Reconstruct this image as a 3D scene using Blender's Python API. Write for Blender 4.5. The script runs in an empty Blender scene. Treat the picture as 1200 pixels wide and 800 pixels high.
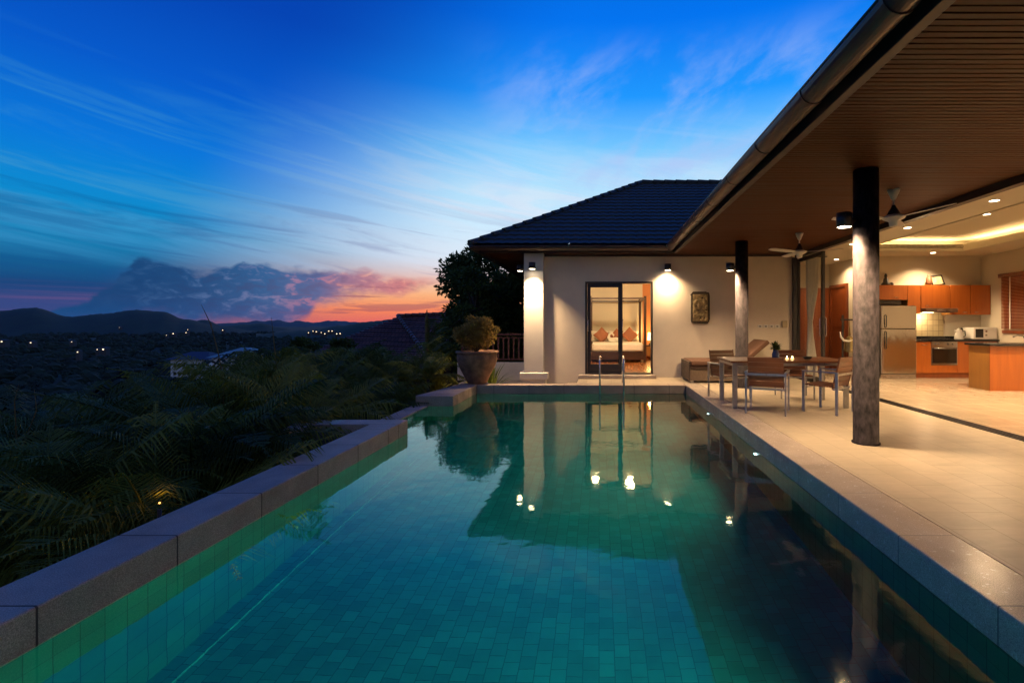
import bpy, bmesh, math, random
from mathutils import Vector, Matrix, noise as mnoise
R = math.radians
random.seed(7)
scn = bpy.context.scene
C = scn.collection
# ------------------------------------------------------------------ camera
cam_d = bpy.data.cameras.new("camera"); cam = bpy.data.objects.new("camera", cam_d); C.objects.link(cam)
cam.location = (0, 0, 1.4); cam.rotation_euler = (R(90), 0, 0)
cam_d.sensor_width = 36.0; cam_d.lens = 17.0
cam_d.shift_x = -0.085; cam_d.shift_y = -0.0175
cam_d.clip_start = 0.05; cam_d.clip_end = 40000
scn.camera = cam
scn.render.engine = "CYCLES"
scn.view_settings.view_transform = 'Standard'; scn.view_settings.look = 'None'
scn.view_settings.exposure = 0.0; scn.view_settings.gamma = 1.0; scn.view_settings.use_curve_mapping = False
cy = scn.cycles
cy.use_denoising = True; cy.max_bounces = 8; cy.diffuse_bounces = 4; cy.glossy_bounces = 4
cy.transmission_bounces = 6; cy.transparent_max_bounces = 12; cy.volume_bounces = 0
cy.sample_clamp_indirect = 4.0; cy.caustics_reflective = False; cy.caustics_refractive = True
cy.blur_glossy = 0.5

WARM = (1.0, 0.68, 0.37)
# ------------------------------------------------------------------ world (dusk sky)
def srgb(r, g, b):
    f = lambda c: (c/255/12.92 if c/255 <= .04045 else ((c/255+.055)/1.055)**2.4)
    return (f(r), f(g), f(b), 1.0)

class NT:
    def __init__(s, tree): s.t = tree; s.n = tree.nodes; s.l = tree.links
    def node(s, typ, **kw):
        n = s.n.new(typ)
        for k, v in kw.items(): setattr(n, k, v)
        return n
    def put(s, sock, v):
        if isinstance(v, bpy.types.NodeSocket): s.l.new(v, sock)
        elif v is not None: sock.default_value = v
    def math(s, op, a, b=None, c=None, clamp=False):
        n = s.node('ShaderNodeMath', operation=op, use_clamp=clamp)
        s.put(n.inputs[0], a)
        if b is not None: s.put(n.inputs[1], b)
        if c is not None: s.put(n.inputs[2], c)
        return n.outputs[0]
    def ramp(s, fac, stops, interp='LINEAR'):
        n = s.node('ShaderNodeValToRGB'); cr = n.color_ramp; cr.interpolation = interp
        while len(cr.elements) < len(stops): cr.elements.new(0.5)
        for e, (p, c) in zip(cr.elements, stops):
            e.position = p; e.color = c if len(c) == 4 else (*c, 1)
        s.put(n.inputs[0], fac); return n.outputs[0]
    def mixc(s, fac, a, b, mode='MIX'):
        n = s.node('ShaderNodeMix', data_type='RGBA', blend_type=mode)
        s.put(n.inputs[0], fac); s.put(n.inputs[6], a); s.put(n.inputs[7], b); return n.outputs[2]
    def sstep(s, v, a, b, to0=0.0, to1=1.0):
        n = s.node('ShaderNodeMapRange', interpolation_type='SMOOTHSTEP')
        s.put(n.inputs[0], v); s.put(n.inputs[1], a); s.put(n.inputs[2], b)
        n.inputs[3].default_value = to0; n.inputs[4].default_value = to1; return n.outputs[0]
    def comb(s, x, y, z):
        n = s.node('ShaderNodeCombineXYZ'); s.put(n.inputs[0], x); s.put(n.inputs[1], y); s.put(n.inputs[2], z); return n.outputs[0]
    def noise(s, vec, scale, detail=4, rough=.5, dist=0.0):
        n = s.node('ShaderNodeTexNoise'); s.put(n.inputs['Vector'], vec)
        n.inputs['Scale'].default_value = scale; n.inputs['Detail'].default_value = detail
        n.inputs['Roughness'].default_value = rough; n.inputs['Distortion'].default_value = dist
        return n.outputs[0]
    def curve(s, v, pts, lo, hi, out):
        """piecewise curve of v in lo..hi, values pts [(x, y)], y scaled by out"""
        n = s.node('ShaderNodeFloatCurve'); c = n.mapping.curves[0]
        P = [((x-lo)/(hi-lo), y/out) for x, y in pts]
        while len(c.points) < len(P): c.points.new(0.5, 0.5)
        for q, (x, y) in zip(c.points, P): q.location = (x, y); q.handle_type = 'AUTO_CLAMPED'
        n.mapping.update()
        x = s.math('DIVIDE', s.math('SUBTRACT', v, lo), hi-lo, clamp=True)
        s.put(n.inputs['Value'], x)
        return s.math('MULTIPLY', n.outputs[0], out)

world = bpy.data.worlds.new("World"); scn.world = world; world.use_nodes = True
W = NT(world.node_tree)
for n in list(W.n): W.n.remove(n)
tc = W.node('ShaderNodeTexCoord')
sep = W.node('ShaderNodeSeparateXYZ'); W.l.new(tc.outputs['Generated'], sep.inputs[0])
dx, dy, dz = sep.outputs
az = W.math('MULTIPLY', W.math('ARCTAN2', dx, dy), 57.29578)
el = W.math('MULTIPLY', W.math('ARCSINE', dz), 57.29578)
ep = W.math('DIVIDE', el, 60.0, clamp=True)
E = lambda d: d/60.0
left = W.ramp(ep, [(0, srgb(58, 74, 128)), (E(1.6), srgb(50, 70, 130)), (E(3.2), srgb(6, 66, 122)), (E(5), srgb(0, 94, 146)),
    (E(8), srgb(0, 138, 194)), (E(11), srgb(0, 136, 210)), (E(15), srgb(0, 118, 218)), (E(21), srgb(0, 90, 204)), (E(28), srgb(0, 68, 180)), (E(36), srgb(0, 62, 168)), (1, srgb(20, 56, 140))])
glow = W.ramp(ep, [(0, srgb(246, 122, 88)), (E(1.6), srgb(255, 150, 98)), (E(3.3), srgb(255, 186, 138)), (E(5.0), srgb(236, 200, 190)),
    (E(7.5), srgb(222, 234, 248)), (E(11), srgb(208, 236, 255)), (E(15), srgb(184, 230, 255)), (E(19.5), srgb(120, 202, 255)),
    (E(25), srgb(30, 152, 255)), (E(32), srgb(0, 116, 240)), (E(45), srgb(0, 82, 190)), (1, srgb(20, 56, 140))])
# glow spreads right of the cloud bank; its left border leans with height
azs = W.math('ADD', az, W.math('MULTIPLY', W.math('SUBTRACT', el, 8.0), -0.55))
gl = W.sstep(azs, -44.0, -14.0)
gr = W.sstep(az, 22.0, 70.0, 1.0, 0.0)
g = W.math('MULTIPLY', gl, gr)
# wobble so the border is not a clean gradient
wv = W.comb(W.math('MULTIPLY', az, .05), W.math('MULTIPLY', el, .12), 0.0)
wn = W.math('MULTIPLY', W.math('SUBTRACT', W.noise(wv, 1.6, 4, .55), .5), .35)
g = W.math('ADD', g, W.math('MULTIPLY', wn, W.math('MULTIPLY', g, W.math('SUBTRACT', 1.0, g))), clamp=True)
sky = W.mixc(g, left, glow)
# low western afterglow, wider than the high glow
warm_az = W.math('MULTIPLY', W.sstep(az, -38.0, -24.0), W.sstep(az, 0.0, 30.0, 1.0, 0.0))
warm_el = W.sstep(el, 1.5, 6.2, 1.0, 0.0)
warm = W.ramp(W.math('DIVIDE', el, 7.0, clamp=True), [(0, srgb(236, 104, 96)), (.2, srgb(255, 136, 90)), (.45, srgb(255, 180, 124)), (.62, srgb(255, 200, 150)), (.8, srgb(240, 176, 172)), (1, srgb(220, 190, 210))])
sky = W.mixc(W.math('MULTIPLY', W.math('MULTIPLY', warm_az, warm_el), .95), sky, warm)
# cirrus streaks: stretched, tilted noise
t1 = W.math('ADD', el, W.math('MULTIPLY', az, .16))
cv = W.comb(W.math('MULTIPLY', az, .022), W.math('MULTIPLY', t1, .24), 3.0)
c1 = W.noise(cv, 1.5, 8, .62, 1.0)
cm = W.sstep(c1, .44, .66)
band = W.math('MULTIPLY', W.sstep(el, 3.0, 8.0), W.sstep(el, 11.0, 24.0, 1.0, 0.0))
cirrus_col = W.mixc(g, srgb(60, 150, 205), srgb(226, 232, 246))
sky = W.mixc(W.math('MULTIPLY', W.math('MULTIPLY', cm, band), .66), sky, cirrus_col)
cv2 = W.comb(W.math('MULTIPLY', az, .03), W.math('MULTIPLY', W.math('ADD', el, W.math('MULTIPLY', az, .12)), .34), 9.0)
c2 = W.sstep(W.noise(cv2, 1.7, 8, .6, .8), .47, .64)
band2 = W.math('MULTIPLY', W.sstep(el, 2.5, 5.0), W.sstep(el, 9.0, 15.0, 1.0, 0.0))
dark_col = W.mixc(g, srgb(0, 74, 140), srgb(150, 150, 190))
sky = W.mixc(W.math('MULTIPLY', W.math('MULTIPLY', c2, band2), .42), sky, dark_col)
# pink strips low on the far left
pv = W.comb(W.math('MULTIPLY', az, .02), W.math('MULTIPLY', el, .9), 5.0)
pm = W.math('MULTIPLY', W.sstep(W.noise(pv, 1.3, 5, .5), .47, .60), W.math('MULTIPLY', W.sstep(el, 3.6, 2.4), W.sstep(az, -36.0, -46.0)))
sky = W.mixc(W.math('MULTIPLY', pm, .38), sky, srgb(120, 84, 134))
# wispy puffs in the upper right
uv_ = W.comb(W.math('MULTIPLY', az, .06), W.math('MULTIPLY', W.math('ADD', el, W.math('MULTIPLY', az, -.35)), .10), 15.0)
um = W.math('MULTIPLY', W.sstep(W.noise(uv_, 1.6, 8, .6, .3), .42, .74), W.math('MULTIPLY', W.sstep(az, -18.0, -2.0), W.math('MULTIPLY', W.sstep(el, 10.0, 15.0), W.sstep(el, 24.0, 32.0, 1.0, 0.0))))
sky = W.mixc(W.math('MULTIPLY', um, .66), sky, srgb(176, 196, 246))
# cumulus bank over the hills
bv = W.comb(W.math('MULTIPLY', az, .10), W.math('MULTIPLY', el, .17), 1.0)
bn = W.noise(bv, 2.6, 9, .56, .25)
vor = W.node('ShaderNodeTexVoronoi'); vor.feature = 'SMOOTH_F1'; vor.inputs['Scale'].default_value = 3.6; vor.inputs['Smoothness'].default_value = .35
W.l.new(bv, vor.inputs['Vector'])
puff = W.math('SUBTRACT', .55, vor.outputs[0])
bump = W.math('ADD', W.math('MULTIPLY', W.math('SUBTRACT', bn, .5), 3.6), W.math('MULTIPLY', puff, 1.1))
top = W.curve(az, [(-60, .5), (-52, .6), (-48.6, 1.2), (-46, 2.4), (-44.3, 4.2), (-42.5, 5.7), (-41, 5.3), (-38.5, 5.0), (-36, 6.1), (-30, 6.0), (-25, 5.5), (-20, 5.3), (-16, 4.9), (-12, 4.0), (-5, 1.5), (10, .3)], -60, 10, 8.0)
bot = W.curve(az, [(-60, 0), (-34, 0.0), (-31.5, .3), (-30.0, 2.0), (-27, 2.7), (-22, 3.4), (-17, 3.9), (-5, 3.9), (10, 3.9)], -60, 10, 8.0)
dtop = W.math('SUBTRACT', W.math('ADD', top, bump), el)
mt = W.sstep(dtop, -.1, W.sstep(az, -40.0, -20.0, .55, 1.6))
mb_ = W.sstep(W.math('ADD', W.math('SUBTRACT', el, bot), W.math('MULTIPLY', W.math('SUBTRACT', bn, .5), 4.2)), -.7, 1.1)
cov = W.math('MULTIPLY', mt, mb_)
gaz = W.sstep(az, -44.0, -20.0)
ccol = W.ramp(gaz, [(0, srgb(10, 66, 118)), (.35, srgb(36, 92, 146)), (.62, srgb(78, 100, 152)), (1, srgb(216, 130, 130))])
clit = W.ramp(gaz, [(0, srgb(78, 124, 176)), (.35, srgb(132, 130, 172)), (.62, srgb(214, 126, 140)), (1, srgb(255, 186, 150))])
det = W.noise(W.comb(W.math('MULTIPLY', az, .10), W.math('MULTIPLY', el, .20), 7.0), 6.5, 9, .62, .5)
lit = W.math('MULTIPLY', W.sstep(det, .50, .66), W.sstep(az, -47.0, -36.0))
cc = W.mixc(W.math('MULTIPLY', lit, .62), ccol, clit)
cc = W.mixc(W.math('MULTIPLY', W.sstep(det, .50, .34), .35), cc, W.mixc(gaz, srgb(4, 56, 106), srgb(110, 74, 110)))
fade = W.sstep(el, 2.6, .2)
cc = W.mixc(W.math('MULTIPLY', fade, .55), cc, W.mixc(gaz, srgb(16, 82, 140), srgb(110, 80, 128)))
sky = W.mixc(W.math('MULTIPLY', cov, W.sstep(az, -6.0, -20.0, 0.0, .95)), sky, cc)
# thin violet bars across the orange
ov = W.comb(W.math('MULTIPLY', az, .06), W.math('MULTIPLY', el, 1.0), 21.0)
om = W.math('MULTIPLY', W.sstep(W.noise(ov, 1.5, 5, .55, .3), .52, .60), W.math('MULTIPLY', W.sstep(el, 4.6, 3.4), W.sstep(az, -34.0, -28.0)))
sky = W.mixc(W.math('MULTIPLY', om, .55), sky, srgb(150, 84, 100))
# unseen eastern half behind the camera: greyed to light coping and plants neutrally
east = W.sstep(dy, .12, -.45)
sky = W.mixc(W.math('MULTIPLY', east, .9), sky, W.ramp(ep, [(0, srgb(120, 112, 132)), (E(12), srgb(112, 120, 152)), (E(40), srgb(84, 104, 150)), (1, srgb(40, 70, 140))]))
below = W.sstep(el, 0.0, -3.0)
sky = W.mixc(below, sky, srgb(14, 30, 52))
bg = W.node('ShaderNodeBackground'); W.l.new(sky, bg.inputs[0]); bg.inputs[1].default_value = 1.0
# physical dusk sky added faintly: fills the half of the dome behind the camera
nish = W.node('ShaderNodeTexSky', sky_type='NISHITA'); nish.sun_disc = False
nish.sun_elevation = R(-3); nish.sun_rotation = R(-18)
bg2 = W.node('ShaderNodeBackground'); W.l.new(nish.outputs[0], bg2.inputs[0]); bg2.inputs[1].default_value = 0.02
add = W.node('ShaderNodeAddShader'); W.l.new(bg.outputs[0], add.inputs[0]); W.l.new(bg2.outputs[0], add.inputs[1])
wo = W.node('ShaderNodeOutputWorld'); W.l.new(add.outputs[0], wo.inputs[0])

# ------------------------------------------------------------------ helpers
F = 566.67
def P(px, py, Y):
    """a world point seen at photo pixel (px, py) at depth Y"""
    return Vector(((px-702)/F*Y, Y, 1.4-(py-379)/F*Y))

class MB:
    def __init__(s): s.v = []; s.f = []; s.sm = []
    def quad(s, a, b, c, d, smooth=False):
        i = len(s.v); s.v += [Vector(a), Vector(b), Vector(c), Vector(d)]; s.f.append((i, i+1, i+2, i+3)); s.sm.append(smooth)
    def tri(s, a, b, c, smooth=False):
        i = len(s.v); s.v += [Vector(a), Vector(b), Vector(c)]; s.f.append((i, i+1, i+2)); s.sm.append(smooth)
    def box(s, lo, hi, M=None):
        x0, y0, z0 = lo; x1, y1, z1 = hi
        p = [Vector(q) for q in ((x0,y0,z0),(x1,y0,z0),(x1,y1,z0),(x0,y1,z0),(x0,y0,z1),(x1,y0,z1),(x1,y1,z1),(x0,y1,z1))]
        if M is not None: p = [M @ q for q in p]
        i = len(s.v); s.v += p
        for f in ((0,3,2,1),(4,5,6,7),(0,1,5,4),(1,2,6,5),(2,3,7,6),(3,0,4,7)):
            s.f.append(tuple(i+k for k in f)); s.sm.append(False)
        return s
    def prism(s, poly, z0, z1):
        n = len(poly); i = len(s.v)
        s.v += [Vector((x, y, z0)) for x, y in poly] + [Vector((x, y, z1)) for x, y in poly]
        s.f.append(tuple(i+k for k in reversed(range(n)))); s.sm.append(False)
        s.f.append(tuple(i+n+k for k in range(n))); s.sm.append(False)
        for k in range(n):
            s.f.append((i+k, i+(k+1) % n, i+n+(k+1) % n, i+n+k)); s.sm.append(False)
        return s
    def tube(s, pts, r, n=10, caps=True, smooth=True):
        pts = [Vector(p) for p in pts]; m = len(pts)
        rr = r if isinstance(r, (list, tuple)) else [r]*m
        i = len(s.v); up = None
        for k, p in enumerate(pts):
            t = (pts[min(k+1, m-1)]-pts[max(k-1, 0)]).normalized()
            if up is None: up = Vector((0,0,1)) if abs(t.z) < .9 else Vector((1,0,0))
            a = t.cross(up).normalized(); b = a.cross(t).normalized(); up = b
            for j in range(n):
                th = 2*math.pi*j/n; s.v.append(p+(a*math.cos(th)+b*math.sin(th))*rr[k])
        for k in range(m-1):
            for j in range(n):
                j2 = (j+1) % n
                s.f.append((i+k*n+j, i+k*n+j2, i+(k+1)*n+j2, i+(k+1)*n+j)); s.sm.append(smooth)
        if caps:
            s.f.append(tuple(i+j for j in reversed(range(n)))); s.sm.append(False)
            s.f.append(tuple(i+(m-1)*n+j for j in range(n))); s.sm.append(False)
        return s
    def lathe(s, c, prof, n=24, smooth=True, caps=True, jit=0):
        c = Vector(c); i = len(s.v); m = len(prof)
        for r, z in prof:
            for j in range(n):
                th = 2*math.pi*j/n; q = r*(1+random.uniform(-jit, jit))
                s.v.append(c+Vector((q*math.cos(th), q*math.sin(th), z)))
        for k in range(m-1):
            for j in range(n):
                j2 = (j+1) % n
                s.f.append((i+k*n+j, i+k*n+j2, i+(k+1)*n+j2, i+(k+1)*n+j)); s.sm.append(smooth)
        if caps:
            s.f.append(tuple(i+j for j in reversed(range(n)))); s.sm.append(False)
            s.f.append(tuple(i+(m-1)*n+j for j in range(n))); s.sm.append(False)
        return s
    def ball(s, c, r, n=12, sq=(1,1,1), jit=0):
        c = Vector(c); i = len(s.v); m = n//2+1
        for k in range(m):
            ph = math.pi*k/(m-1)
            for j in range(n):
                th = 2*math.pi*j/n; q = 1+random.uniform(-jit, jit)
                s.v.append(c+Vector((math.sin(ph)*math.cos(th)*r*sq[0]*q, math.sin(ph)*math.sin(th)*r*sq[1]*q, math.cos(ph)*r*sq[2]*q)))
        for k in range(m-1):
            for j in range(n):
                j2 = (j+1) % n
                s.f.append((i+k*n+j, i+(k+1)*n+j, i+(k+1)*n+j2, i+k*n+j2)); s.sm.append(True)
        return s

def inv_of(root):
    if root is None: return None
    M = Matrix.Identity(4); o = root
    while o is not None:
        M = (Matrix.Translation(o.location) @ o.rotation_euler.to_matrix().to_4x4()) @ M; o = o.parent
    return M.inverted()

def build(name, mb, mat, parent=None, bevel=0.0, local=False):
    me = bpy.data.meshes.new(name)
    me.from_pydata([tuple(v) for v in mb.v], [], mb.f)
    me.polygons.foreach_set('use_smooth', mb.sm)
    me.materials.append(mat)
    if parent is not None and not local: me.transform(inv_of(parent))
    me.update()
    o = bpy.data.objects.new(name, me); C.objects.link(o)
    if parent is not None: o.parent = parent
    if bevel:
        b = o.modifiers.new('bevel', 'BEVEL'); b.width = bevel; b.segments = 2; b.limit_method = 'ANGLE'; b.angle_limit = R(50)
    return o
def tag(o, label=None, cat=None, group=None, kind=None):
    if label: o['label'] = label
    if cat: o['category'] = cat
    if group: o['group'] = group
    if kind: o['kind'] = kind
    return o
def struct(name, mb, mat, bevel=0.0):
    return tag(build(name, mb, mat, None, bevel), kind='structure')
def thing(name, label, cat, loc=(0,0,0), rz=0.0, group=None):
    o = bpy.data.objects.new(name, None); C.objects.link(o); o.location = loc; o.rotation_euler = (0,0,rz)
    o.empty_display_size = .1
    return tag(o, label, cat, group)
def copy_tree(o, parent=None):
    c = o.copy(); C.objects.link(c)
    if parent is not None: c.parent = parent
    for ch in [k for k in bpy.data.objects if k.parent == o]: copy_tree(ch, c)
    return c
def lamp(name, typ, loc, energy, color=WARM, parent=None, **kw):
    d = bpy.data.lights.new(name, typ); d.energy = energy; d.color = color
    for k, v in kw.items(): setattr(d, k, v)
    o = bpy.data.objects.new(name, d); C.objects.link(o)
    if parent is not None: o.parent = parent; o.location = Vector(inv_of(parent) @ Vector(loc))
    else: o.location = loc
    return o

# ------------------------------------------------------------------ materials
def mat(name, col, rough=.6, var=.12, scale=6.0, bump=0.0, bscale=40.0, metal=0.0, spec=.5, coat=0.0, detail=4, stretch=None):
    m = bpy.data.materials.new(name); m.use_nodes = True; t = NT(m.node_tree)
    b = t.n['Principled BSDF']
    geo = t.node('ShaderNodeTexCoord').outputs['Object']
    v = geo
    if stretch:
        mp = t.node('ShaderNodeMapping'); t.l.new(geo, mp.inputs[0]); mp.inputs['Scale'].default_value = stretch; v = mp.outputs[0]
    n = t.noise(v, scale, detail, .6)
    c0 = tuple(c*(1-var) for c in col[:3]); c1 = tuple(min(1, c*(1+var)) for c in col[:3])
    t.put(b.inputs['Base Color'], t.ramp(n, [(.3, c0), (.7, c1)]))
    t.put(b.inputs['Roughness'], t.ramp(n, [(.3, (max(0,rough-.05),)*3), (.7, (min(1,rough+.07),)*3)]))
    b.inputs['Metallic'].default_value = metal; b.inputs['Specular IOR Level'].default_value = spec
    b.inputs['Coat Weight'].default_value = coat; b.inputs['Coat Roughness'].default_value = .12
    if bump:
        bn = t.node('ShaderNodeBump'); bn.inputs['Strength'].default_value = bump; bn.inputs['Distance'].default_value = .01
        t.put(bn.inputs['Height'], t.noise(v, bscale, 5, .6)); t.l.new(bn.outputs[0], b.inputs['Normal'])
    return m

def emit(name, col, strength):
    m = bpy.data.materials.new(name); m.use_nodes = True; t = NT(m.node_tree)
    b = t.n['Principled BSDF']; b.inputs['Base Color'].default_value = (.8,.8,.8,1)
    b.inputs['Emission Color'].default_value = (*col, 1); b.inputs['Emission Strength'].default_value = strength
    return m

def tiles(name, col, mortar, w, h, gap=.006, rough=.35, var=.25, offset=.5, swap=False, plane='XY', bump=.35, coat=0.0, stain=.12, spec=.5, vein=0.0, squash_rough=.1, grain=0.0):
    """brick pattern in world metres; w along the first axis of plane"""
    m = bpy.data.materials.new(name); m.use_nodes = True; t = NT(m.node_tree); b = t.n['Principled BSDF']
    pos = t.node('ShaderNodeNewGeometry').outputs['Position']
    sp = t.node('ShaderNodeSeparateXYZ'); t.l.new(pos, sp.inputs[0]); X = dict(X=sp.outputs[0], Y=sp.outputs[1], Z=sp.outputs[2])
    v = t.comb(X[plane[0]], X[plane[1]], 0.0)
    br = t.node('ShaderNodeTexBrick'); br.offset = offset; br.squash = 1.0
    t.put(br.inputs['Vector'], v); br.inputs['Scale'].default_value = 1.0
    br.inputs['Brick Width'].default_value = w; br.inputs['Row Height'].default_value = h
    br.inputs['Mortar Size'].default_value = gap; br.inputs['Mortar Smooth'].default_value = .15
    br.inputs['Color1'].default_value = (0,0,0,1); br.inputs['Color2'].default_value = (1,1,1,1); br.inputs['Mortar'].default_value = (.5,.5,.5,1)
    bri = br.outputs['Color']; fac = br.outputs['Fac']
    lo = tuple(c*(1-var) for c in col[:3]); hi = tuple(min(1, c*(1+var)) for c in col[:3])
    c = t.ramp(bri, [(0, lo), (1, hi)])
    n = t.noise(pos, 3.0, 6, .6); n2 = t.noise(pos, 26.0, 4, .6)
    c = t.mixc(stain, c, t.ramp(n, [(.3, tuple(q*.45 for q in col[:3])), (.7, tuple(min(1, q*1.35) for q in col[:3]))]))
    if vein:
        vn = t.noise(t.comb(t.math('MULTIPLY', X[plane[0]], 3.2), t.math('MULTIPLY', X[plane[1]], .7), 0.0), 2.0, 7, .65, 1.2)
        c = t.mixc(vein, c, t.ramp(vn, [(.35, tuple(q*.7 for q in col[:3])), (.65, tuple(min(1, q*1.15) for q in col[:3]))]))
    if grain:
        gn = t.noise(pos, 170.0, 3, .8)
        c = t.mixc(grain, c, t.mixc(1.0, c, t.ramp(gn, [(.34, (.25,.25,.25)), (.5, (1,1,1)), (.68, (2.1,2.1,2.1))]), 'MULTIPLY'))
    c = t.mixc(fac, c, (*mortar[:3], 1))
    t.put(b.inputs['Base Color'], c)
    t.put(b.inputs['Roughness'], t.math('ADD', t.math('MULTIPLY', n2, squash_rough), t.math('ADD', rough-.05, t.math('MULTIPLY', fac, .25))))
    b.inputs['Coat Weight'].default_value = coat; b.inputs['Coat Roughness'].default_value = .08
    b.inputs['Specular IOR Level'].default_value = spec
    bn = t.node('ShaderNodeBump'); bn.inputs['Strength'].default_value = bump; bn.inputs['Distance'].default_value = .004
    t.put(bn.inputs['Height'], t.math('SUBTRACT', t.math('MULTIPLY', n2, .15), fac)); t.l.new(bn.outputs[0], b.inputs['Normal'])
    return m

def glass(name, tint=(.94,.97,.96), base=.0):
    m = bpy.data.materials.new(name); m.use_nodes = True; t = NT(m.node_tree)
    for n in list(t.n): t.n.remove(n)
    lw = t.node('ShaderNodeLayerWeight'); lw.inputs[0].default_value = .5
    fr_ = t.math('ADD', t.math('MULTIPLY', t.math('POWER', lw.outputs['Facing'], 5.0), .9), .045)
    tr = t.node('ShaderNodeBsdfTransparent'); tr.inputs[0].default_value = (*tint, 1)
    gl_ = t.node('ShaderNodeBsdfGlossy'); gl_.inputs['Roughness'].default_value = .01
    mx = t.node('ShaderNodeMixShader'); t.put(mx.inputs[0], t.math('ADD', fr_, base, clamp=True))
    t.l.new(tr.outputs[0], mx.inputs[1]); t.l.new(gl_.outputs[0], mx.inputs[2])
    o = t.node('ShaderNodeOutputMaterial'); t.l.new(mx.outputs[0], o.inputs[0]); return m

def wood(name, c0, c1, rough=.4, axis='X', scale=1.0, coat=0.0, spec=.5):
    m = bpy.data.materials.new(name); m.use_nodes = True; t = NT(m.node_tree); b = t.n['Principled BSDF']
    pos = t.node('ShaderNodeTexCoord').outputs['Object']
    mp = t.node('ShaderNodeMapping'); t.l.new(pos, mp.inputs[0])
    s = dict(X=(.6, 9, 9), Y=(9, .6, 9), Z=(9, 9, .6))[axis]; mp.inputs['Scale'].default_value = tuple(q*scale for q in s)
    n = t.noise(mp.outputs[0], 2.2, 7, .65, .6)
    t.put(b.inputs['Base Color'], t.ramp(n, [(.28, c0), (.72, c1)]))
    t.put(b.inputs['Roughness'], t.ramp(n, [(.3, (rough-.06,)*3), (.7, (rough+.1,)*3)]))
    b.inputs['Coat Weight'].default_value = coat; b.inputs['Coat Roughness'].default_value = .2; b.inputs['Specular IOR Level'].default_value = spec
    bn = t.node('ShaderNodeBump'); bn.inputs['Strength'].default_value = .12; bn.inputs['Distance'].default_value = .004
    t.put(bn.inputs['Height'], n); t.l.new(bn.outputs[0], b.inputs['Normal'])
    return m

def leafmat(name, col, var=.45, rough=.6, trans=.25):
    m = bpy.data.materials.new(name); m.use_nodes = True; t = NT(m.node_tree)
    b = t.n['Principled BSDF']; pos = t.node('ShaderNodeTexCoord').outputs['Object']
    n = t.noise(pos, 3.5, 4, .7)
    c = t.ramp(n, [(.3, tuple(q*(1-var) for q in col)), (.7, tuple(q*(1+var) for q in col))])
    t.put(b.inputs['Base Color'], c); b.inputs['Roughness'].default_value = rough; b.inputs['Specular IOR Level'].default_value = .2
    tl = t.node('ShaderNodeBsdfTranslucent'); t.put(tl.inputs[0], c)
    mx = t.node('ShaderNodeMixShader'); mx.inputs[0].default_value = trans
    out = t.n['Material Output']
    t.l.new(b.outputs[0], mx.inputs[1]); t.l.new(tl.outputs[0], mx.inputs[2]); t.l.new(mx.outputs[0], out.inputs[0])
    return m

M = {}
M['render_wall'] = mat('painted_render', (.64,.55,.44), .75, .05, 2.5, .25, 90)
M['inner_wall'] = mat('interior_paint', (.66,.60,.48), .7, .03, 2, .1, 60)
M['ceil'] = mat('ceiling_paint', (.72,.66,.52), .8, .02, 2)
M['pillar'] = mat('pillar_paint', (.70,.64,.55), .75, .05, 3, .35, 60)
M['deck'] = tiles('deck_tiles', (.42,.345,.25), (.30,.25,.18), .60, .30, .003, .36, .12, .5, plane='YX', stain=.25, vein=.35)
M['floor_in'] = tiles('interior_marble', (.41,.335,.245), (.45,.37,.27), .60, .60, .003, .16, .05, 0, plane='XY', stain=.2, vein=.4, bump=.1)
M['coping'] = tiles('coping_stone', (.40,.33,.27), (.09,.075,.065), .80, 30, .005, .26, .12, 0, plane='YX', stain=.35, bump=.45, spec=.5, grain=.5)
M['coping_matt'] = tiles('coping_stone_matt', (.44,.34,.26), (.08,.06,.05), .80, 30, .006, .62, .14, 0, plane='YX', stain=.4, bump=.6, spec=.3, grain=.6)
M['coping_far'] = tiles('coping_stone_far', (.36,.28,.22), (.09,.075,.065), .80, 30, .005, .45, .12, 0, plane='XY', stain=.35, bump=.45, spec=.4, grain=.5)
PT = (.012,.20,.135)
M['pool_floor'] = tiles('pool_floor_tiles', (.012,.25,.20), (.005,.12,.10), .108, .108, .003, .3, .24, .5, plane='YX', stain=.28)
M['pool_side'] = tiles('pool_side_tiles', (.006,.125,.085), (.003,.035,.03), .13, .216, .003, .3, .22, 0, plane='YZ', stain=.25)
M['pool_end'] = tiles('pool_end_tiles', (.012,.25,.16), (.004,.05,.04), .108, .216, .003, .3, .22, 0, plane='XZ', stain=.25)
M['soffit'] = wood('soffit_wood', (.040,.012,.0045), (.085,.026,.009), .5, 'X', .8, spec=.15)
M['soffit_dark'] = mat('soffit_void', (.010,.006,.004), .9)
M['gutter'] = mat('gutter_metal', (.05,.036,.040), .33, .0, 5, 0, 40, .3, .6)
M['fascia'] = mat('fascia_paint', (.035,.022,.022), .45, .15, 6)
M['roof_tile'] = mat('roof_tile_concrete', (.055,.058,.046), .55, .35, 9, .3, 60)
M['dark_frame'] = mat('dark_bronze_frame', (.018,.015,.017), .38, .2, 8)
M['column'] = mat('column_terrazzo', (.024,.019,.021), .75, .85, 20, .5, 70, spec=.08, detail=8, stretch=(1,1,.45))
M['lamp_metal'] = mat('lamp_metal', (.045,.045,.05), .4, .1, 9, metal=.5)
M['glass'] = glass('window_glass')
M['steel'] = mat('brushed_steel', (.62,.62,.64), .22, .1, 30, metal=1.0, stretch=(1,1,8))
M['chair_steel'] = mat('chair_steel', (.50,.50,.52), .32, .12, 20, metal=1.0)
M['teak'] = wood('teak_slats', (.10,.032,.012), (.20,.068,.024), .4, 'X', 1.4, .15)
M['teak_top'] = wood('teak_tabletop', (.13,.048,.02), (.24,.092,.038), .3, 'X', 1.2, .3)
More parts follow.
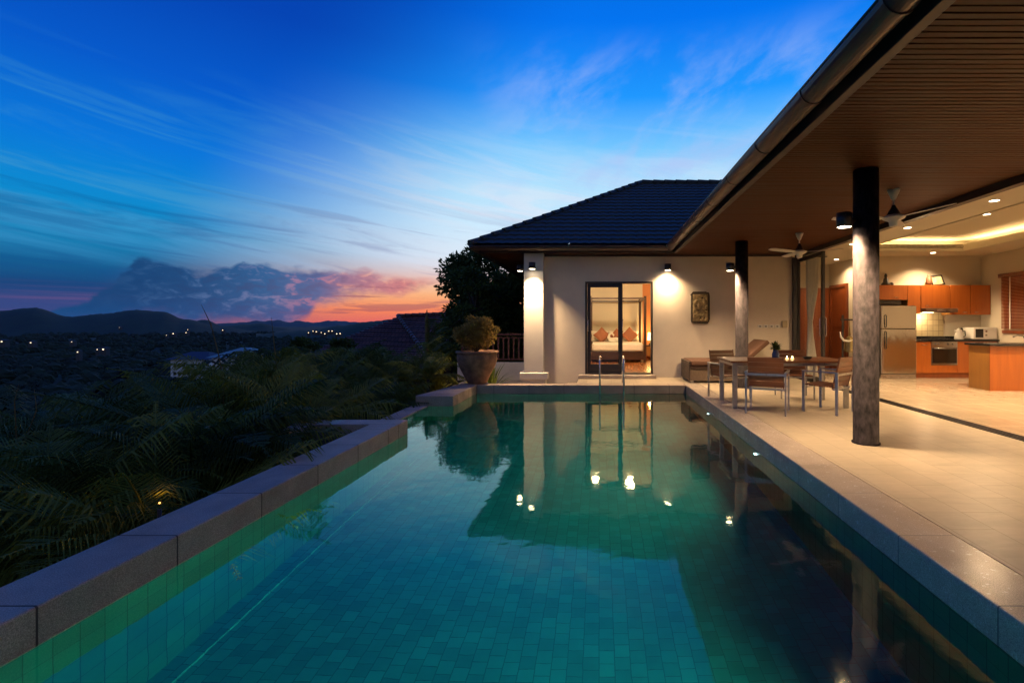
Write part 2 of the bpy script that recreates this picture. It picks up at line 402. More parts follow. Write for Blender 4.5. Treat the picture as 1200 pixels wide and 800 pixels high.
M['cherry'] = wood('cherry_cabinet', (.29,.072,.010), (.40,.11,.016), .33, 'Z', .5, .25)
M['cherry_dark'] = wood('cabinet_side', (.30,.13,.025), (.38,.17,.035), .36, 'Z', .5, .2)
M['door_wood'] = wood('door_wood', (.15,.034,.008), (.24,.062,.015), .35, 'Z', .6, .2)
M['black_stone'] = mat('black_worktop', (.012,.012,.014), .12, .3, 40)
M['black'] = mat('black_plastic', (.012,.012,.013), .35)
M['white'] = mat('white_plastic', (.75,.73,.68), .35, .03)
M['linen'] = mat('white_linen', (.80,.76,.68), .85, .04, 8, .4, 30)
M['brown_fabric'] = mat('brown_fabric', (.36,.14,.075), .8, .12, 30, .3, 120)
M['bed_wood'] = wood('dark_bed_wood', (.022,.010,.006), (.05,.022,.012), .35, 'X', 1)
M['orange_wall'] = mat('orange_wall_paint', (.55,.22,.08), .7, .06, 3)
M['bed_floor'] = wood('bedroom_floorboards', (.30,.10,.03), (.42,.16,.05), .22, 'Y', .6, .4)
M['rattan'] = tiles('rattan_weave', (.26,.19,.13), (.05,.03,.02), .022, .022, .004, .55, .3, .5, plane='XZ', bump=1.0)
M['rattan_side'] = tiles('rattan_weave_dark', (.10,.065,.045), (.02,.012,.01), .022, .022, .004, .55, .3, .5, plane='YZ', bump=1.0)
M['cushion'] = mat('brown_cushion', (.10,.045,.024), .8, .15, 10, .3, 90)
M['stone_plaque'] = mat('carved_sandstone', (.28,.20,.09), .85, .5, 14, 1.0, 22, detail=9)
M['dark_stone'] = mat('weathered_stone', (.05,.035,.02), .9, .5, 20, .8, 40)
M['pot'] = mat('weathered_terracotta', (.26,.135,.075), .8, .5, 7, .8, 22, detail=8)
M['rail_wood'] = mat('reddish_rail_paint', (.14,.055,.04), .6, .2, 8)
M['terrain'] = mat('hillside_soil', (.018,.028,.014), .95, .5, .8, .6, 3)
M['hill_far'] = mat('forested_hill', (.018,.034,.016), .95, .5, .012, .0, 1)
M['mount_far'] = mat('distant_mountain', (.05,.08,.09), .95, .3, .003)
M['leaf_dark'] = leafmat('dark_leaf', (.07,.10,.022))
M['leaf_mid'] = leafmat('palm_leaf', (.13,.165,.03))
M['leaf_lit'] = leafmat('yellow_lit_leaf', (.22,.22,.03))  # yellower leaf copy, with warm lamp light partly put into its colour
M['leaf_bush'] = leafmat('ochre_bush_leaf', (.34,.24,.06))
M['leaf_dry'] = leafmat('dry_leaf', (.20,.14,.05))
M['bark'] = mat('palm_bark', (.07,.05,.035), .9, .4, 12, .8, 30)
M['neigh_roof'] = tiles('neighbour_roof_tiles', (.17,.07,.05), (.03,.014,.012), .34, .27, .02, .55, .3, .5, plane='XZ', bump=.8)
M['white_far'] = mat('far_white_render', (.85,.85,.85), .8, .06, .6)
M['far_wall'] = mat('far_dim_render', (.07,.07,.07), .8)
M['teal_roof'] = mat('teal_metal_roof', (.22,.36,.34), .5, .1, 1)
M['lamp_glow'] = emit('lamp_glow', (1.0,.80,.55), 30)
M['down_glow'] = emit('downlight_glow', (1.0,.80,.52), 18)
M['win_glow'] = emit('lit_window', (1.0,.62,.32), 1.2)
M['cove_glow'] = emit('cove_strip', (1.0,.64,.28), 40)

# ------------------------------------------------------------------ water
def water_mat():
    m = bpy.data.materials.new('pool_water'); m.use_nodes = True; t = NT(m.node_tree)
    for n in list(t.n): t.n.remove(n)
    pos = t.node('ShaderNodeNewGeometry').outputs['Position']
    h = t.math('ADD', t.noise(pos, 1.3, 3, .5), t.math('MULTIPLY', t.noise(pos, 7.0, 3, .5), .12))
    bn = t.node('ShaderNodeBump'); bn.inputs['Strength'].default_value = .24; bn.inputs['Distance'].default_value = .02
    t.put(bn.inputs['Height'], h)
    fr = t.node('ShaderNodeFresnel'); fr.inputs[0].default_value = 1.33; t.l.new(bn.outputs[0], fr.inputs['Normal'])
    rf = t.node('ShaderNodeBsdfRefraction'); rf.inputs['IOR'].default_value = 1.33; rf.inputs['Roughness'].default_value = 0.0; rf.inputs[0].default_value = (.72,.97,.98,1)
    gl_ = t.node('ShaderNodeBsdfGlossy'); gl_.inputs['Roughness'].default_value = .035; gl_.inputs[0].default_value = (.92, 1, .86, 1)
    t.l.new(bn.outputs[0], rf.inputs['Normal']); t.l.new(bn.outputs[0], gl_.inputs['Normal'])
    mx = t.node('ShaderNodeMixShader'); t.put(mx.inputs[0], t.math('MULTIPLY', fr.outputs[0], 1.5, clamp=True)); t.l.new(rf.outputs[0], mx.inputs[1]); t.l.new(gl_.outputs[0], mx.inputs[2])
    o = t.node('ShaderNodeOutputMaterial'); t.l.new(mx.outputs[0], o.inputs[0]); return m
M['water'] = water_mat()

# ================================================================== POOL AND DECK
XR, XL, XW = 1.98, -2.79, -3.30          # right edge, left edge, weir edge
YN, YF = -3.0, 11.03                     # near and far end
YG0, YG1 = 7.03, 9.34                    # the gap with the low weir
WZ, PB = -0.20, -1.50
m = MB()
m.quad((XW-.4, YN, PB), (XR, YN, PB), (XR, YF, PB), (XW-.4, YF, PB)); struct('pool_floor', m, M['pool_floor'])
m = MB()
m.quad((XL, YN, PB), (XL, YG0, PB), (XL, YG0, -.2065), (XL, YN, -.2065))
m.quad((XW, YG0, PB), (XW, YG1, PB), (XW, YG1, -.2065), (XW, YG0, -.2065))
m.quad((XL-.02, YG1, PB), (XL-.02, YF, PB), (XL-.02, YF, -.2065), (XL-.02, YG1, -.2065))
m.quad((XR, YF, PB), (XR, YN, PB), (XR, YN, -.2065), (XR, YF, -.2065))
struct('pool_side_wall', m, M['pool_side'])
m = MB()
m.quad((XL, YF, PB), (XR, YF, PB), (XR, YF, -.2065), (XL, YF, -.2065))
m.quad((XW, YG1, PB), (XL-.02, YG1, PB), (XL-.02, YG1, -.2065), (XW, YG1, -.2065))
m.quad((XW, YG0, PB), (XL, YG0, PB), (XL, YG0, -.2065), (XW, YG0, -.2065))
m.quad((XL, YN, PB), (XR, YN, PB), (XR, YN, -.2065), (XL, YN, -.2065))
struct('pool_end_wall', m, M['pool_end'])
# water is one sheet following the pool outline
m = MB(); wp = [(XL, YN), (XR, YN), (XR, YF), (XL-.02, YF), (XL-.02, YG1), (XW, YG1), (XW, YG0), (XL, YG0)]
i = len(m.v); m.v += [Vector((x, y, WZ)) for x, y in wp]; m.f.append(tuple(range(8))); m.sm.append(False)
struct('pool_water', m, M['water'])
# ledge at the foot of the left wall
m = MB().box((XL+.001, YN, PB), (XL+.15, YG0, PB+.025)); struct('pool_ledge', m, M['pool_floor'])
# copings
m = MB(); m.box((XR, YN, -.206), (XR+.38, YF+.31, 0.0)); struct('pool_coping_right', m, M['coping'], .012)
m = MB(); m.box((XL, YF, -.206), (XR-.003, YF+.31, -.004)); struct('pool_coping_far', m, M['coping_far'], .012)
m = MB(); m.box((XL-.40, YN, -.206), (XL, YG0-.30, 0.0)); struct('pool_coping_left', m, M['coping_matt'], .012)
m = MB(); m.box((-3.72, YG0-.297, -.206), (XL, YG0+.03, 0.0)); struct('pool_coping_corner', m, M['coping_matt'], .012)
m = MB(); m.prism([(-3.57, YG1+.06), (XL-.03, YG1), (XL-.0005, YF+.30), (-3.2, YF+.30)], -.206, 0.0); struct('pool_coping_block', m, M['coping_matt'], .012)
m = MB(); m.box((-3.62, YG0+.033, -.3), (XW-.001, YG1-.003, -.180)); struct('weir_kerb', m, M['coping_matt'], .008)
# masonry under the coping outside the pool
m = MB(); m.box((XL-.36, YN, -3.5), (XL-.012, YG0+.02, -.2068)); m.box((-3.58, YG0-.25, -3.5), (XW-.012, YF+.2, -.301)); m.box((-3.1, YG1+.1, -3.5), (XL-.05, YF+.2, -.2068)); struct('pool_retaining_wall', m, M['coping'])
# catch basin beside the weir
m = MB(); m.box((-4.05, 6.0, -.26), (-3.60, YG0-.3, -.22)); struct('catch_basin_water', m, mat('basin_water', (.01,.03,.05), .06, .1))
m = MB(); m.box((-4.3, 5.9, -3.2), (-4.05, YG0+.03, -.02)); m.box((-4.3, YG0-.297, -3.2), (-3.72, YG0+.028, -.003)); struct('catch_basin_kerb', m, M['coping'], .008)

m = MB(); m.box((XR+.383, YN-2, -.25), (5.06, 12.62, -.004)); m.box((-.52, YF+.313, -.25), (XR+.38, 12.62, -.004)); struct('deck', m, M['deck'])
m = MB(); m.box((5.28, -3, -.25), (10.4, 15.3, .0)); struct('interior_floor', m, M['floor_in'])
m = MB(); m.box((-4.0, YF+.32, -.6), (-.525, 17.0, -.30)); struct('lower_terrace', m, M['deck'])

# ================================================================== VILLA
SZ = 3.20     # soffit level
villa = thing('villa', 'white single storey pool villa with dark tiled hip roof and deep timber eaves', 'house', (3.2, 12.6, 0))
V = lambda name, mb, mt, bevel=0.0, parent=villa: build(name, mb, mt, parent, bevel)
# bedroom wall with the door opening
DX0, DX1, DZ0, DZ1 = -.36, 1.40, .085, 2.49
m = MB()
m.box((-1.62, 12.6, -.6), (DX0, 12.8, SZ-.02)); m.box((DX1, 12.6, -.3), (5.02, 12.8, SZ-.02)); m.box((DX0, 12.6, DZ1), (DX1, 12.8, SZ-.02)); m.box((DX0, 12.6, -.3), (DX1, 12.8, DZ0))
m.box((-1.62, 12.8, -.6), (-1.45, 18.9, SZ-.02)); m.box((-1.45, 18.75, -.6), (5.2, 18.95, SZ-.02)); m.box((5.0, 12.8, 0), (5.15, 18.75, SZ-.02))
V('bedroom_wall', m, M['render_wall'])
m = MB(); m.box((-1.62, 12.57, SZ-.06), (5.02, 12.597, SZ-.001)); V('wall_top_trim', m, M['fascia'])
# bedroom inner lining
m = MB()
m.box((-1.44, 18.70, .09), (1.68, 18.745, SZ-.1)); m.box((-1.448, 12.81, .09), (-1.40, 18.70, SZ-.1)); m.box((2.9, 12.81, .09), (2.95, 18.70, SZ-.1))
V('bedroom_lining', m, M['inner_wall'])
m = MB(); m.box((1.683, 18.695, .09), (2.9, 18.745, SZ-.1)); V('feature_wall', m, M['orange_wall'])
m = MB(); m.box((-1.45, 12.81, -.1), (2.95, 18.75, .088)); V('bedroom_floor', m, M['bed_floor'])
m = MB(); m.box((-1.45, 12.81, SZ-.1), (2.95, 18.75, SZ-.05)); V('bedroom_ceiling', m, M['ceil'])
# steps before the door
m = MB(); m.box((-.53, 12.28, -.003), (1.46, 12.598, .082)); m.box((-.80, 12.0, -.3), (-.525, 12.598, -.14)); V('door_step', m, M['coping'], .008)
# square pillar
m = MB(); m.box((-1.92, 12.35, -.02), (-1.42, 12.85, SZ-.001)); V('square_pillar', m, M['pillar'], .01)
m = MB(); m.box((-2.02, 12.24, -.02), (-1.30, 12.94, .15)); m.box((-1.96, 12.3, -.32), (-1.36, 12.9, -.021)); V('pillar_plinth', m, M['pillar'], .012)
# round columns
def column(x, y):
    m = MB(); m.lathe((x, y, 0), [(.152, -.003), (.152, .012), (.138, .014), (.138, SZ+.01)], 40)
    return V('round_column', m, M['column'])
column(3.14, 5.69); column(3.14, 10.64)
# soffit slats (6 cm pitch, running across)
m = MB(); y = -5.0
rs = random.Random(3)
while y < 18.5:
    x0 = 1.985 if y < 12.25 else -2.95
    x1 = 5.12 if y < 12.6 else 4.9
    if y < 12.65 or y > 12.65:
        m.box((x0, y, SZ + rs.uniform(0, .0015)), (x1 if y < 12.6 else -1.6 if y > 12.9 else 5.0, y+.047, SZ+.016))
    y += .062
V('soffit', m, M['soffit'])
m = MB(); m.box((1.95, -5, SZ+.0165), (5.2, 12.3, SZ+.03)); m.box((-3.0, 12.28, SZ+.0165), (5.2, 19, SZ+.031)); V('soffit_backing', m, M['soffit_dark'])
# fascia boards
m = MB()
m.box((1.90, -5, SZ-.012), (1.982, 12.22, SZ+.20)); m.box((-3.03, 12.22, SZ-.012), (1.982, 12.285, SZ+.20)); m.box((-3.03, 12.285, SZ-.012), (-2.953, 19, SZ+.20))
V('fascia', m, M['fascia'], .006)
# gutters: half round troughs with joint rings
def gutter(a, b, out, r=.11, joints=()):
    a, b, out = Vector(a), Vector(b), Vector(out); m = MB(); n = 14
    prev = None
    def ring(p, rr):
        return [p + out*(rr*math.cos(math.pi*k/n)) + Vector((0,0,-rr*math.sin(math.pi*k/n))) for k in range(n+1)]
    for p0, p1, rr in [(a, b, r)] + [(a.lerp(b, j), a.lerp(b, j)+(b-a).normalized()*.035, r+.008) for j in joints]:
        A, B = ring(p0, rr), ring(p1, rr)
        for k in range(n): m.quad(A[k], B[k], B[k+1], A[k+1], True)
        Ai, Bi = ring(p0, rr-.006), ring(p1, rr-.006)
        for k in range(n): m.quad(Ai[k+1], Bi[k+1], Bi[k], Ai[k], True)
        for X0, X1 in ((A, Ai), (B, Bi)):
            for k in range(n): m.quad(X0[k], X1[k], X1[k+1], X0[k+1])
    rim = out*(r-.002)
    m.tube([a+rim, b+rim], .011, 8)
    return m
GZ = SZ+.13
m = gutter((1.775, -5, GZ), (1.775, 12.0, GZ), (-1, 0, 0), joints=[.05+.0685*k for k in range(14)]); V('gutter', m, M['gutter'])
m = gutter((-3.14, 12.10, GZ), (1.70, 12.10, GZ), (0, -1, 0), joints=[.25, .78]); V('gutter', m, M['gutter'])
m = gutter((-3.14, 19, GZ), (-3.14, 12.10, GZ), (-1, 0, 0), joints=[.5]); V('gutter', m, M['gutter'])
for c in ((1.775, 12.10), (-3.14, 12.10)):
    m = MB(); m.ball((c[0], c[1], GZ-.004), .116, 18, (1, 1, .98)); m.v = [Vector((q.x, q.y, min(q.z, GZ))) for q in m.v]; V('gutter_corner', m, M['gutter'])
# roof planes with real tile relief
PIT = .61
def roof_plane(o, ue, up, dmax, lo, hi, du=.05, course=.30, wave=.24, amp=.022):
    """o eave origin, ue along eave, up plan direction uphill, bounds lo(d), hi(d) in u"""
    o, ue, up = Vector(o), Vector(ue), Vector(up); m = MB(); sl = math.sqrt(1+PIT*PIT)
    nz = Vector((-up.x*PIT, -up.y*PIT, 1)).normalized(); nc = int(dmax*sl/course)+1
    rows = []
    for c in range(nc):
        for fr, lift in ((0.0, .030), (.97, .0)):
            d = (c+fr)*course/sl
            if d > dmax: d = dmax
            rows.append((d, lift))
    ulo, uhi = min(lo(0), lo(dmax)), max(hi(0), hi(dmax)); n = int((uhi-ulo)/du)+1
    idx = []
    for d, lift in rows:
        r = []
        for k in range(n+1):
            u = min(max(ulo+(uhi-ulo)*k/n, lo(d)), hi(d))
            w = amp*abs(math.sin(math.pi*u/wave))**.8
            p = o+ue*u+up*d+Vector((0,0,PIT*d))+nz*(lift+w)
            r.append(len(m.v)); m.v.append(p)
        idx.append(r)
    for a, b in zip(idx, idx[1:]):
        for k in range(n):
            if (m.v[a[k]]-m.v[a[k+1]]).length < 1e-6 and (m.v[b[k]]-m.v[b[k+1]]).length < 1e-6: continue
            m.f.append((a[k], a[k+1], b[k+1], b[k])); m.sm.append(False)
    return m
EZ = SZ+.16; D = 4.74
exl, eyf = -3.24, 12.02
m = roof_plane((0, eyf, EZ), (1,0,0), (0,1,0), D, lambda d: exl+d, lambda d: 1.765+d); V('bedroom_roof', m, M['roof_tile'])
m = roof_plane((exl, 0, EZ), (0,1,0), (1,0,0), D, lambda d: eyf+d, lambda d: eyf+2*D-d, .08); V('side_roof', m, M['roof_tile'])
m = roof_plane((1.765, 0, EZ), (0,1,0), (1,0,0), D+.4, lambda d: -6+d, lambda d: eyf+.06+d, .10); V('wing_roof', m, M['roof_tile'])
m = MB(); rz = EZ+PIT*D
m.quad((exl+D, eyf+D, rz), (8, eyf+D, rz), (8, eyf+2*D, EZ), (exl, eyf+2*D, EZ)); m.quad((1.7+D+.4, -6, rz+.24), (1.7+D+.4, eyf+D, rz+.24), (11.4, eyf+D, EZ), (11.4, -6, EZ)); V('rear_roof', m, M['roof_tile'])
# hip and ridge cap tiles
def caps(a, b, r=.085, L=.36):
    a, b = Vector(a), Vector(b); m = MB(); n = int((b-a).length/L); t = (b-a).normalized()
    for k in range(n):
        p = a.lerp(b, k/n); q = a.lerp(b, (k+1.08)/n)
        m.tube([p, p+t*.04, q], [r*1.12, r*1.08, r*.82], 10)
    return m
V('hip_cap', caps((exl+.02, eyf+.02, EZ+.03), (exl+D, eyf+D, rz+.05)), M['roof_tile'])
V('ridge_cap', caps((exl+D, eyf+D, rz+.04), (6.5, eyf+D, rz+.04)), M['roof_tile'])
# living room shell: ceiling with tray, walls
CZ = 3.22; TX0, TX1, TY1, TZ = 6.35, 9.05, 12.0, 3.50
m = MB()
m.box((5.15, -3, CZ), (TX0, 15.3, CZ+.08)); m.box((TX1, -3, CZ), (10.4, 15.3, CZ+.08)); m.box((TX0, TY1, CZ), (TX1, 15.3, CZ+.08)); m.box((TX0, -3, CZ), (TX1, 2.0, CZ+.08))
V('living_ceiling', m, M['ceil'])
m = MB(); m.box((TX0-.5, 1.7, TZ), (TX1+.5, TY1+.5, TZ+.05)); V('tray_ceiling', m, M['ceil'])
m = MB()
m.box((TX0-.5, 1.7, CZ+.081), (TX0-.46, TY1+.5, TZ)); m.box((TX1+.46, 1.7, CZ+.081), (TX1+.5, TY1+.5, TZ)); m.box((TX0-.46, TY1+.46, CZ+.081), (TX1+.46, TY1+.5, TZ))
m.box((TX0-.46, 1.7, CZ+.081), (TX1+.46, 1.74, TZ))
V('tray_upstand', m, M['ceil'])
m = MB()   # lip hiding the cove strip
m.box((TX0+.001, 2, CZ-.02), (TX0+.02, TY1-.022, CZ+.14)); m.box((TX1-.02, 2, CZ-.02), (TX1-.001, TY1-.022, CZ+.14)); m.box((TX0+.001, TY1-.02, CZ-.02), (TX1-.001, TY1-.001, CZ+.14))
V('cove_lip', m, M['ceil'])
m = MB()
m.box((TX0-.20, 2.2, CZ+.085), (TX0-.14, TY1, CZ+.10)); m.box((TX1+.14, 2.2, CZ+.085), (TX1+.2, TY1, CZ+.10)); m.box((TX0, TY1+.13, CZ+.085), (TX1, TY1+.19, CZ+.10))
V('cove_light_strip', m, M['cove_glow'])
m = MB()
gy = TY1-.034
m.box((6.95, gy, CZ+.045), (9.0, TY1-.0205, CZ+.055)); m.box((6.95, gy, CZ+.125), (9.0, TY1-.0205, CZ+.135))
for k in range(69): m.box((6.97+k*.03, gy, CZ+.055), (6.976+k*.03, TY1-.0205, CZ+.125))
V('air_grille', m, mat('grille_paint', (.20,.17,.13), .5))
m = MB()
m.box((7.15, 13.05, 0), (10.3, 13.2, CZ)); m.box((10.3, -3, 0), (10.45, 13.2, CZ)); m.box((7.15, 13.2, 0), (7.3, 15.1, CZ)); m.box((5.15, 15.0, 0), (7.15, 15.15, CZ)); m.box((5.15, -3.15, 0), (10.45, -3, CZ))
V('living_room_wall', m, M['inner_wall'])
m = MB()   # beam over the opening and the floor track
m.box((5.10, -3, SZ-.10), (5.22, 12.6, CZ+.05)); V('opening_beam', m, M['dark_frame'])
m = MB(); m.box((5.063, -3, -.25), (5.277, 12.6, -.012))
for xx in (5.07, 5.13, 5.19, 5.25): m.box((xx, -3, -.012), (xx+.016, 12.6, .006))
V('door_track', m, M['dark_frame'])
# corner post and the open glazed leaf
m = MB(); m.box((5.023, 12.50, 0), (5.13, 12.6, SZ-.10)); V('corner_post', m, M['dark_frame'], .004)
m = MB(); yl0, yl1, zt = 11.12, 12.56, SZ-.13
m.box((5.14, yl0, .012), (5.20, yl0+.09, zt)); m.box((5.14, yl1-.07, .012), (5.20, yl1, zt)); m.box((5.14, yl0+.09, .012), (5.20, yl1-.07, .14)); m.box((5.14, yl0+.09, zt-.09), (5.20, yl1-.07, zt))
leaf = V('glazed_door', m, M['dark_frame'], .003)
m = MB(); m.quad((5.17, yl0+.085, .13), (5.17, yl1-.06, .13), (5.17, yl1-.06, zt-.08), (5.17, yl0+.085, zt-.08)); build('pane', m, M['glass'], leaf)
m = MB()
for sx in (5.10, 5.24):
    m.tube([(5.17, yl0+.045, 1.12), (sx, yl0+.045, 1.12), (sx, yl0+.045, 1.15), (sx, yl0+.045, 1.50), (sx, yl0+.045, 1.53), (5.17, yl0+.045, 1.53)], .014, 8)
build('handle', m, M['steel'], leaf)
# bedroom sliding door: fixed frame, two leaves
m = MB(); y0, y1 = 12.585, 12.79
m.box((DX0-.001, y0, DZ0-.01), (DX0+.05, y1, DZ1)); m.box((DX1-.04, y0, DZ0-.01), (DX1+.001, y1, DZ1)); m.box((DX0+.05, y0, DZ1-.045), (DX1-.04, y1, DZ1+.001)); m.box((DX0+.05, y0, DZ0-.012), (DX1-.04, y1, DZ0+.03))
V('door_frame', m, M['dark_frame'], .003)
def sleaf(x0, x1, y, wd=.085, top=.10, bot=.22, hx=None):
    m = MB(); z0, z1 = DZ0+.032, DZ1-.047
    m.box((x0, y, z0), (x0+wd, y+.04, z1)); m.box((x1-wd*.9, y, z0), (x1, y+.04, z1)); m.box((x0+wd, y, z0), (x1-wd*.9, y+.04, z0+bot)); m.box((x0+wd, y, z1-top), (x1-wd*.9, y+.04, z1))
    o = V('sliding_door', m, M['dark_frame'], .002)
    g_ = MB(); g_.quad((x0+wd-.01, y+.02, z0+bot-.01), (x1-wd*.9+.01, y+.02, z0+bot-.01), (x1-wd*.9+.01, y+.02, z1-top+.01), (x0+wd-.01, y+.02, z1-top+.01)); build('pane', g_, M['glass'], o)
    h = MB(); h.tube([(hx, y, 1.18), (hx-.02, y-.045, 1.22), (hx-.02, y-.045, 1.46), (hx, y, 1.50)], .012, 8); build('handle', h, M['steel'], o)
    return o
sleaf(-.305, .60, 12.64, hx=-.27)
sleaf(.50, .62, 12.70, wd=.05, top=.05, bot=.1, hx=.63)
# timber doors in the passage
m = MB(); m.box((7.09, 13.85, 0), (7.149, 13.95, 2.56)); m.box((7.09, 14.80, 0), (7.149, 14.9, 2.56)); m.box((7.09, 13.95, 2.46), (7.149, 14.80, 2.56))
jd = V('timber_door_frame', m, M['door_wood'], .004)
m = MB(); m.box((7.115, 13.95, 0.01), (7.148, 14.80, 2.458)); m.box((7.10, 14.08, 1.3), (7.114, 14.67, 2.25)); m.box((7.10, 14.08, .25), (7.114, 14.67, 1.15)); build('timber_door', m, M['door_wood'], jd, .004)
m = MB(); m.box((6.1, 14.93, 0.01), (7.1, 14.999, 2.5)); m.box((6.25, 14.915, .3), (6.95, 14.929, 2.3)); V('timber_door', m, M['door_wood'], .004)
# kitchen window with its blind
wf = MB(); wf.box((10.262, 10.3, 1.15), (10.299, 12.32, 1.23)); V('window_sill', wf, M['door_wood'])

# ================================================================== lamps on walls and columns
def sconce(x, y, z, mount, label, energy=110, aim=None, angle=112, blend=.75):
    t = thing('wall_lamp', label, 'wall lamp', (x, y, z), 0, 'cylinder wall lamps')
    m = MB(); m.lathe((x, y, z), [(.055, .085), (.085, .082), (.085, -.085), (.078, -.085), (.078, .05)], 28, caps=False); m.lathe((x, y, z), [(.084, .0825), (.001, .0826)], 28, caps=False)
    build('shade', m, M['lamp_metal'], t)
    m = MB(); m.lathe((x, y, z), [(.076, -.080), (.0761, -.076)], 24); build('bulb', m, M['lamp_glow'], t)
    m = MB(); m.tube([(x, y, z), mount], .028, 10); build('bracket', m, M['lamp_metal'], t)
    o = lamp('lamp_light', 'SPOT', (x, y, z-.09), energy, parent=t, spot_size=R(angle), spot_blend=blend, shadow_soft_size=.05)
    if aim: o.rotation_euler = aim
    return t
sconce(2.87, 5.66, 2.61, (3.03, 5.68, 2.61), 'black cylinder lamp on the left side of the nearer round column', 620, angle=132, blend=1.0)
sconce(2.88, 10.62, 2.64, (3.03, 10.63, 2.64), 'black cylinder lamp on the farther round column above the daybed', 620, angle=140, blend=1.0)
sconce(1.77, 12.44, 2.85, (1.77, 12.6, 2.85), 'grey cylinder lamp on the bedroom wall right of the glass door', 380, angle=140, blend=1.0)
sconce(-1.68, 12.14, 2.85, (-1.68, 12.36, 2.85), 'grey cylinder lamp on the front of the square white pillar', 800, angle=104, blend=1.0)
sconce(-2.06, 12.62, 2.85, (-1.91, 12.62, 2.85), 'small cylinder lamp on the left side of the square white pillar', 110, angle=150, blend=1.0)

def downlight(x, y, z, label, energy=90, ang=70):
    t = thing('downlight', label, 'downlight', (x, y, z), 0, 'recessed ceiling downlights')
    m = MB(); m.lathe((x, y, z), [(.062, -.004), (.078, -.006), (.08, .0), (.06, .002)], 24, caps=False); build('trim_ring', m, M['white'], t)
    m = MB(); m.lathe((x, y, z), [(.06, -.0035), (.0601, -.002)], 20); build('bulb', m, M['down_glow'], t)
    lamp('lamp_light', 'SPOT', (x, y, z-.02), energy*3.6, parent=t, spot_size=R(ang), spot_blend=.8, shadow_soft_size=.05)
downlight(5.86, 7.17, CZ, 'bright recessed downlight in flat ceiling nearest the right edge of the photo', 80)
downlight(5.87, 9.2, CZ, 'recessed downlight in the flat ceiling between fan blade and air grille', 85)
downlight(5.82, 11.1, CZ, 'small recessed downlight left of the near round column by the open door', 110)
downlight(7.45, 9.3, TZ, 'bright downlight in the raised orange tray ceiling', 330, 150)
downlight(5.86, 5.15, CZ, 'recessed downlight beyond the right edge of the photo', 40)
downlight(5.86, 3.1, CZ, 'recessed downlight behind the camera position in flat ceiling', 30)
downlight(8.6, 12.45, CZ, 'recessed downlight over the cooker and worktop', 90, 130)
downlight(7.8, 6.0, TZ, 'recessed downlight high in the tray near the sofa end', 330, 150)
downlight(6.75, 13.75, CZ, 'recessed downlight in the passage ceiling by the timber door', 45, 140)
downlight(9.7, 9.0, CZ, 'recessed downlight between the tray and the blind wall', 130, 140)
lamp('hood_lamp_light', 'POINT', (8.6, 12.82, 1.58), 22, shadow_soft_size=.04)

# ceiling fans
def fan(x, y, angs, label):
    t = thing('ceiling_fan', label, 'ceiling fan', (x, y, SZ), 0, 'white ceiling fans under the timber soffit')
    m = MB(); m.lathe((x, y, SZ), [(.075, 0), (.072, -.03), (.03, -.13), (.014, -.15)], 20); build('canopy', m, M['white'], t)
    m = MB(); m.tube([(x, y, SZ-.12), (x, y, SZ-.22)], .013, 8); build('rod', m, M['white'], t)
    m = MB(); m.lathe((x, y, SZ-.34), [(.02, .13), (.03, .10), (.075, .02), (.08, 0)], 20); build('motor_cover', m, M['lamp_metal'], t)
    m = MB(); m.lathe((x, y, SZ-.40), [(.08, .055), (.145, .03), (.13, .005), (.06, -.03), (.05, -.09), (.01, -.10)], 28); build('motor', m, M['white'], t)
    for a in angs:
        m = MB(); d = Vector((math.cos(a), math.sin(a), 0)); s_ = Vector((-math.sin(a), math.cos(a), .18))
        c0 = Vector((x, y, SZ-.385)); prev = None
        for k in range(9):
            u = k/8; w = .035+.03*min(1, u*5) if u < .95 else .035
            c = c0+d*(.12+.66*u)+Vector((0,0,.012*u)); ring = [c-s_*w, c+s_*w, c+s_*w+Vector((0,0,.008)), c-s_*w+Vector((0,0,.008))]
            if prev:
                for q in range(4): m.quad(prev[q], ring[q], ring[(q+1) % 4], prev[(q+1) % 4])
            prev = ring
        m.quad(*prev); build('blade', m, M['white'], t)
fan(3.96, 6.5, [R(-68), R(52), R(172)], 'white three blade ceiling fan just right of the near round column')
fan(3.99, 9.63, [R(-28), R(92), R(205)], 'white three blade ceiling fan farther back above the dining table')

# ================================================================== wall objects
m = MB(); t = thing('stone_plaque', 'weathered carved stone slab hung on the white bedroom wall', 'wall art', (2.63, 12.6, 1.4))
def rr_slab(x0, x1, z0, z1, y0, y1, r, jit=.006, n=6):
    pts = []
    for cx, cz, a0 in ((x1-r, z0+r, -90), (x1-r, z1-r, 0), (x0+r, z1-r, 90), (x0+r, z0+r, 180)):
        for k in range(n+1):
            a = R(a0+90*k/n); pts.append((cx+r*math.cos(a)+random.uniform(-jit, jit), cz+r*math.sin(a)+random.uniform(-jit, jit)))
    mm = MB(); k = len(pts); cxm, czm = (x0+x1)/2, (z0+z1)/2
    for (a, b), (c, d_) in zip(pts, pts[1:]+pts[:1]):
        mm.quad((a, y1, b), (c, y1, d_), (c, y0, d_), (a, y0, b))
    mm.v += [Vector((a, y0, b)) for a, b in pts]; mm.f.append(tuple(range(len(mm.v)-k, len(mm.v)))); mm.sm.append(False)
    return mm
build('stone_backing', rr_slab(2.38, 2.87, 1.40, 2.22, 12.53, 12.6, .10, .012), M['dark_stone'], t)
mm = MB(); rs = random.Random(5); nx, nz = 22, 34
def carve(u, v):
    n_ = mnoise.noise(Vector((u*7, v*11, 2)))+.5*mnoise.noise(Vector((u*19, v*27, 5)))
    return .012+.028*n_
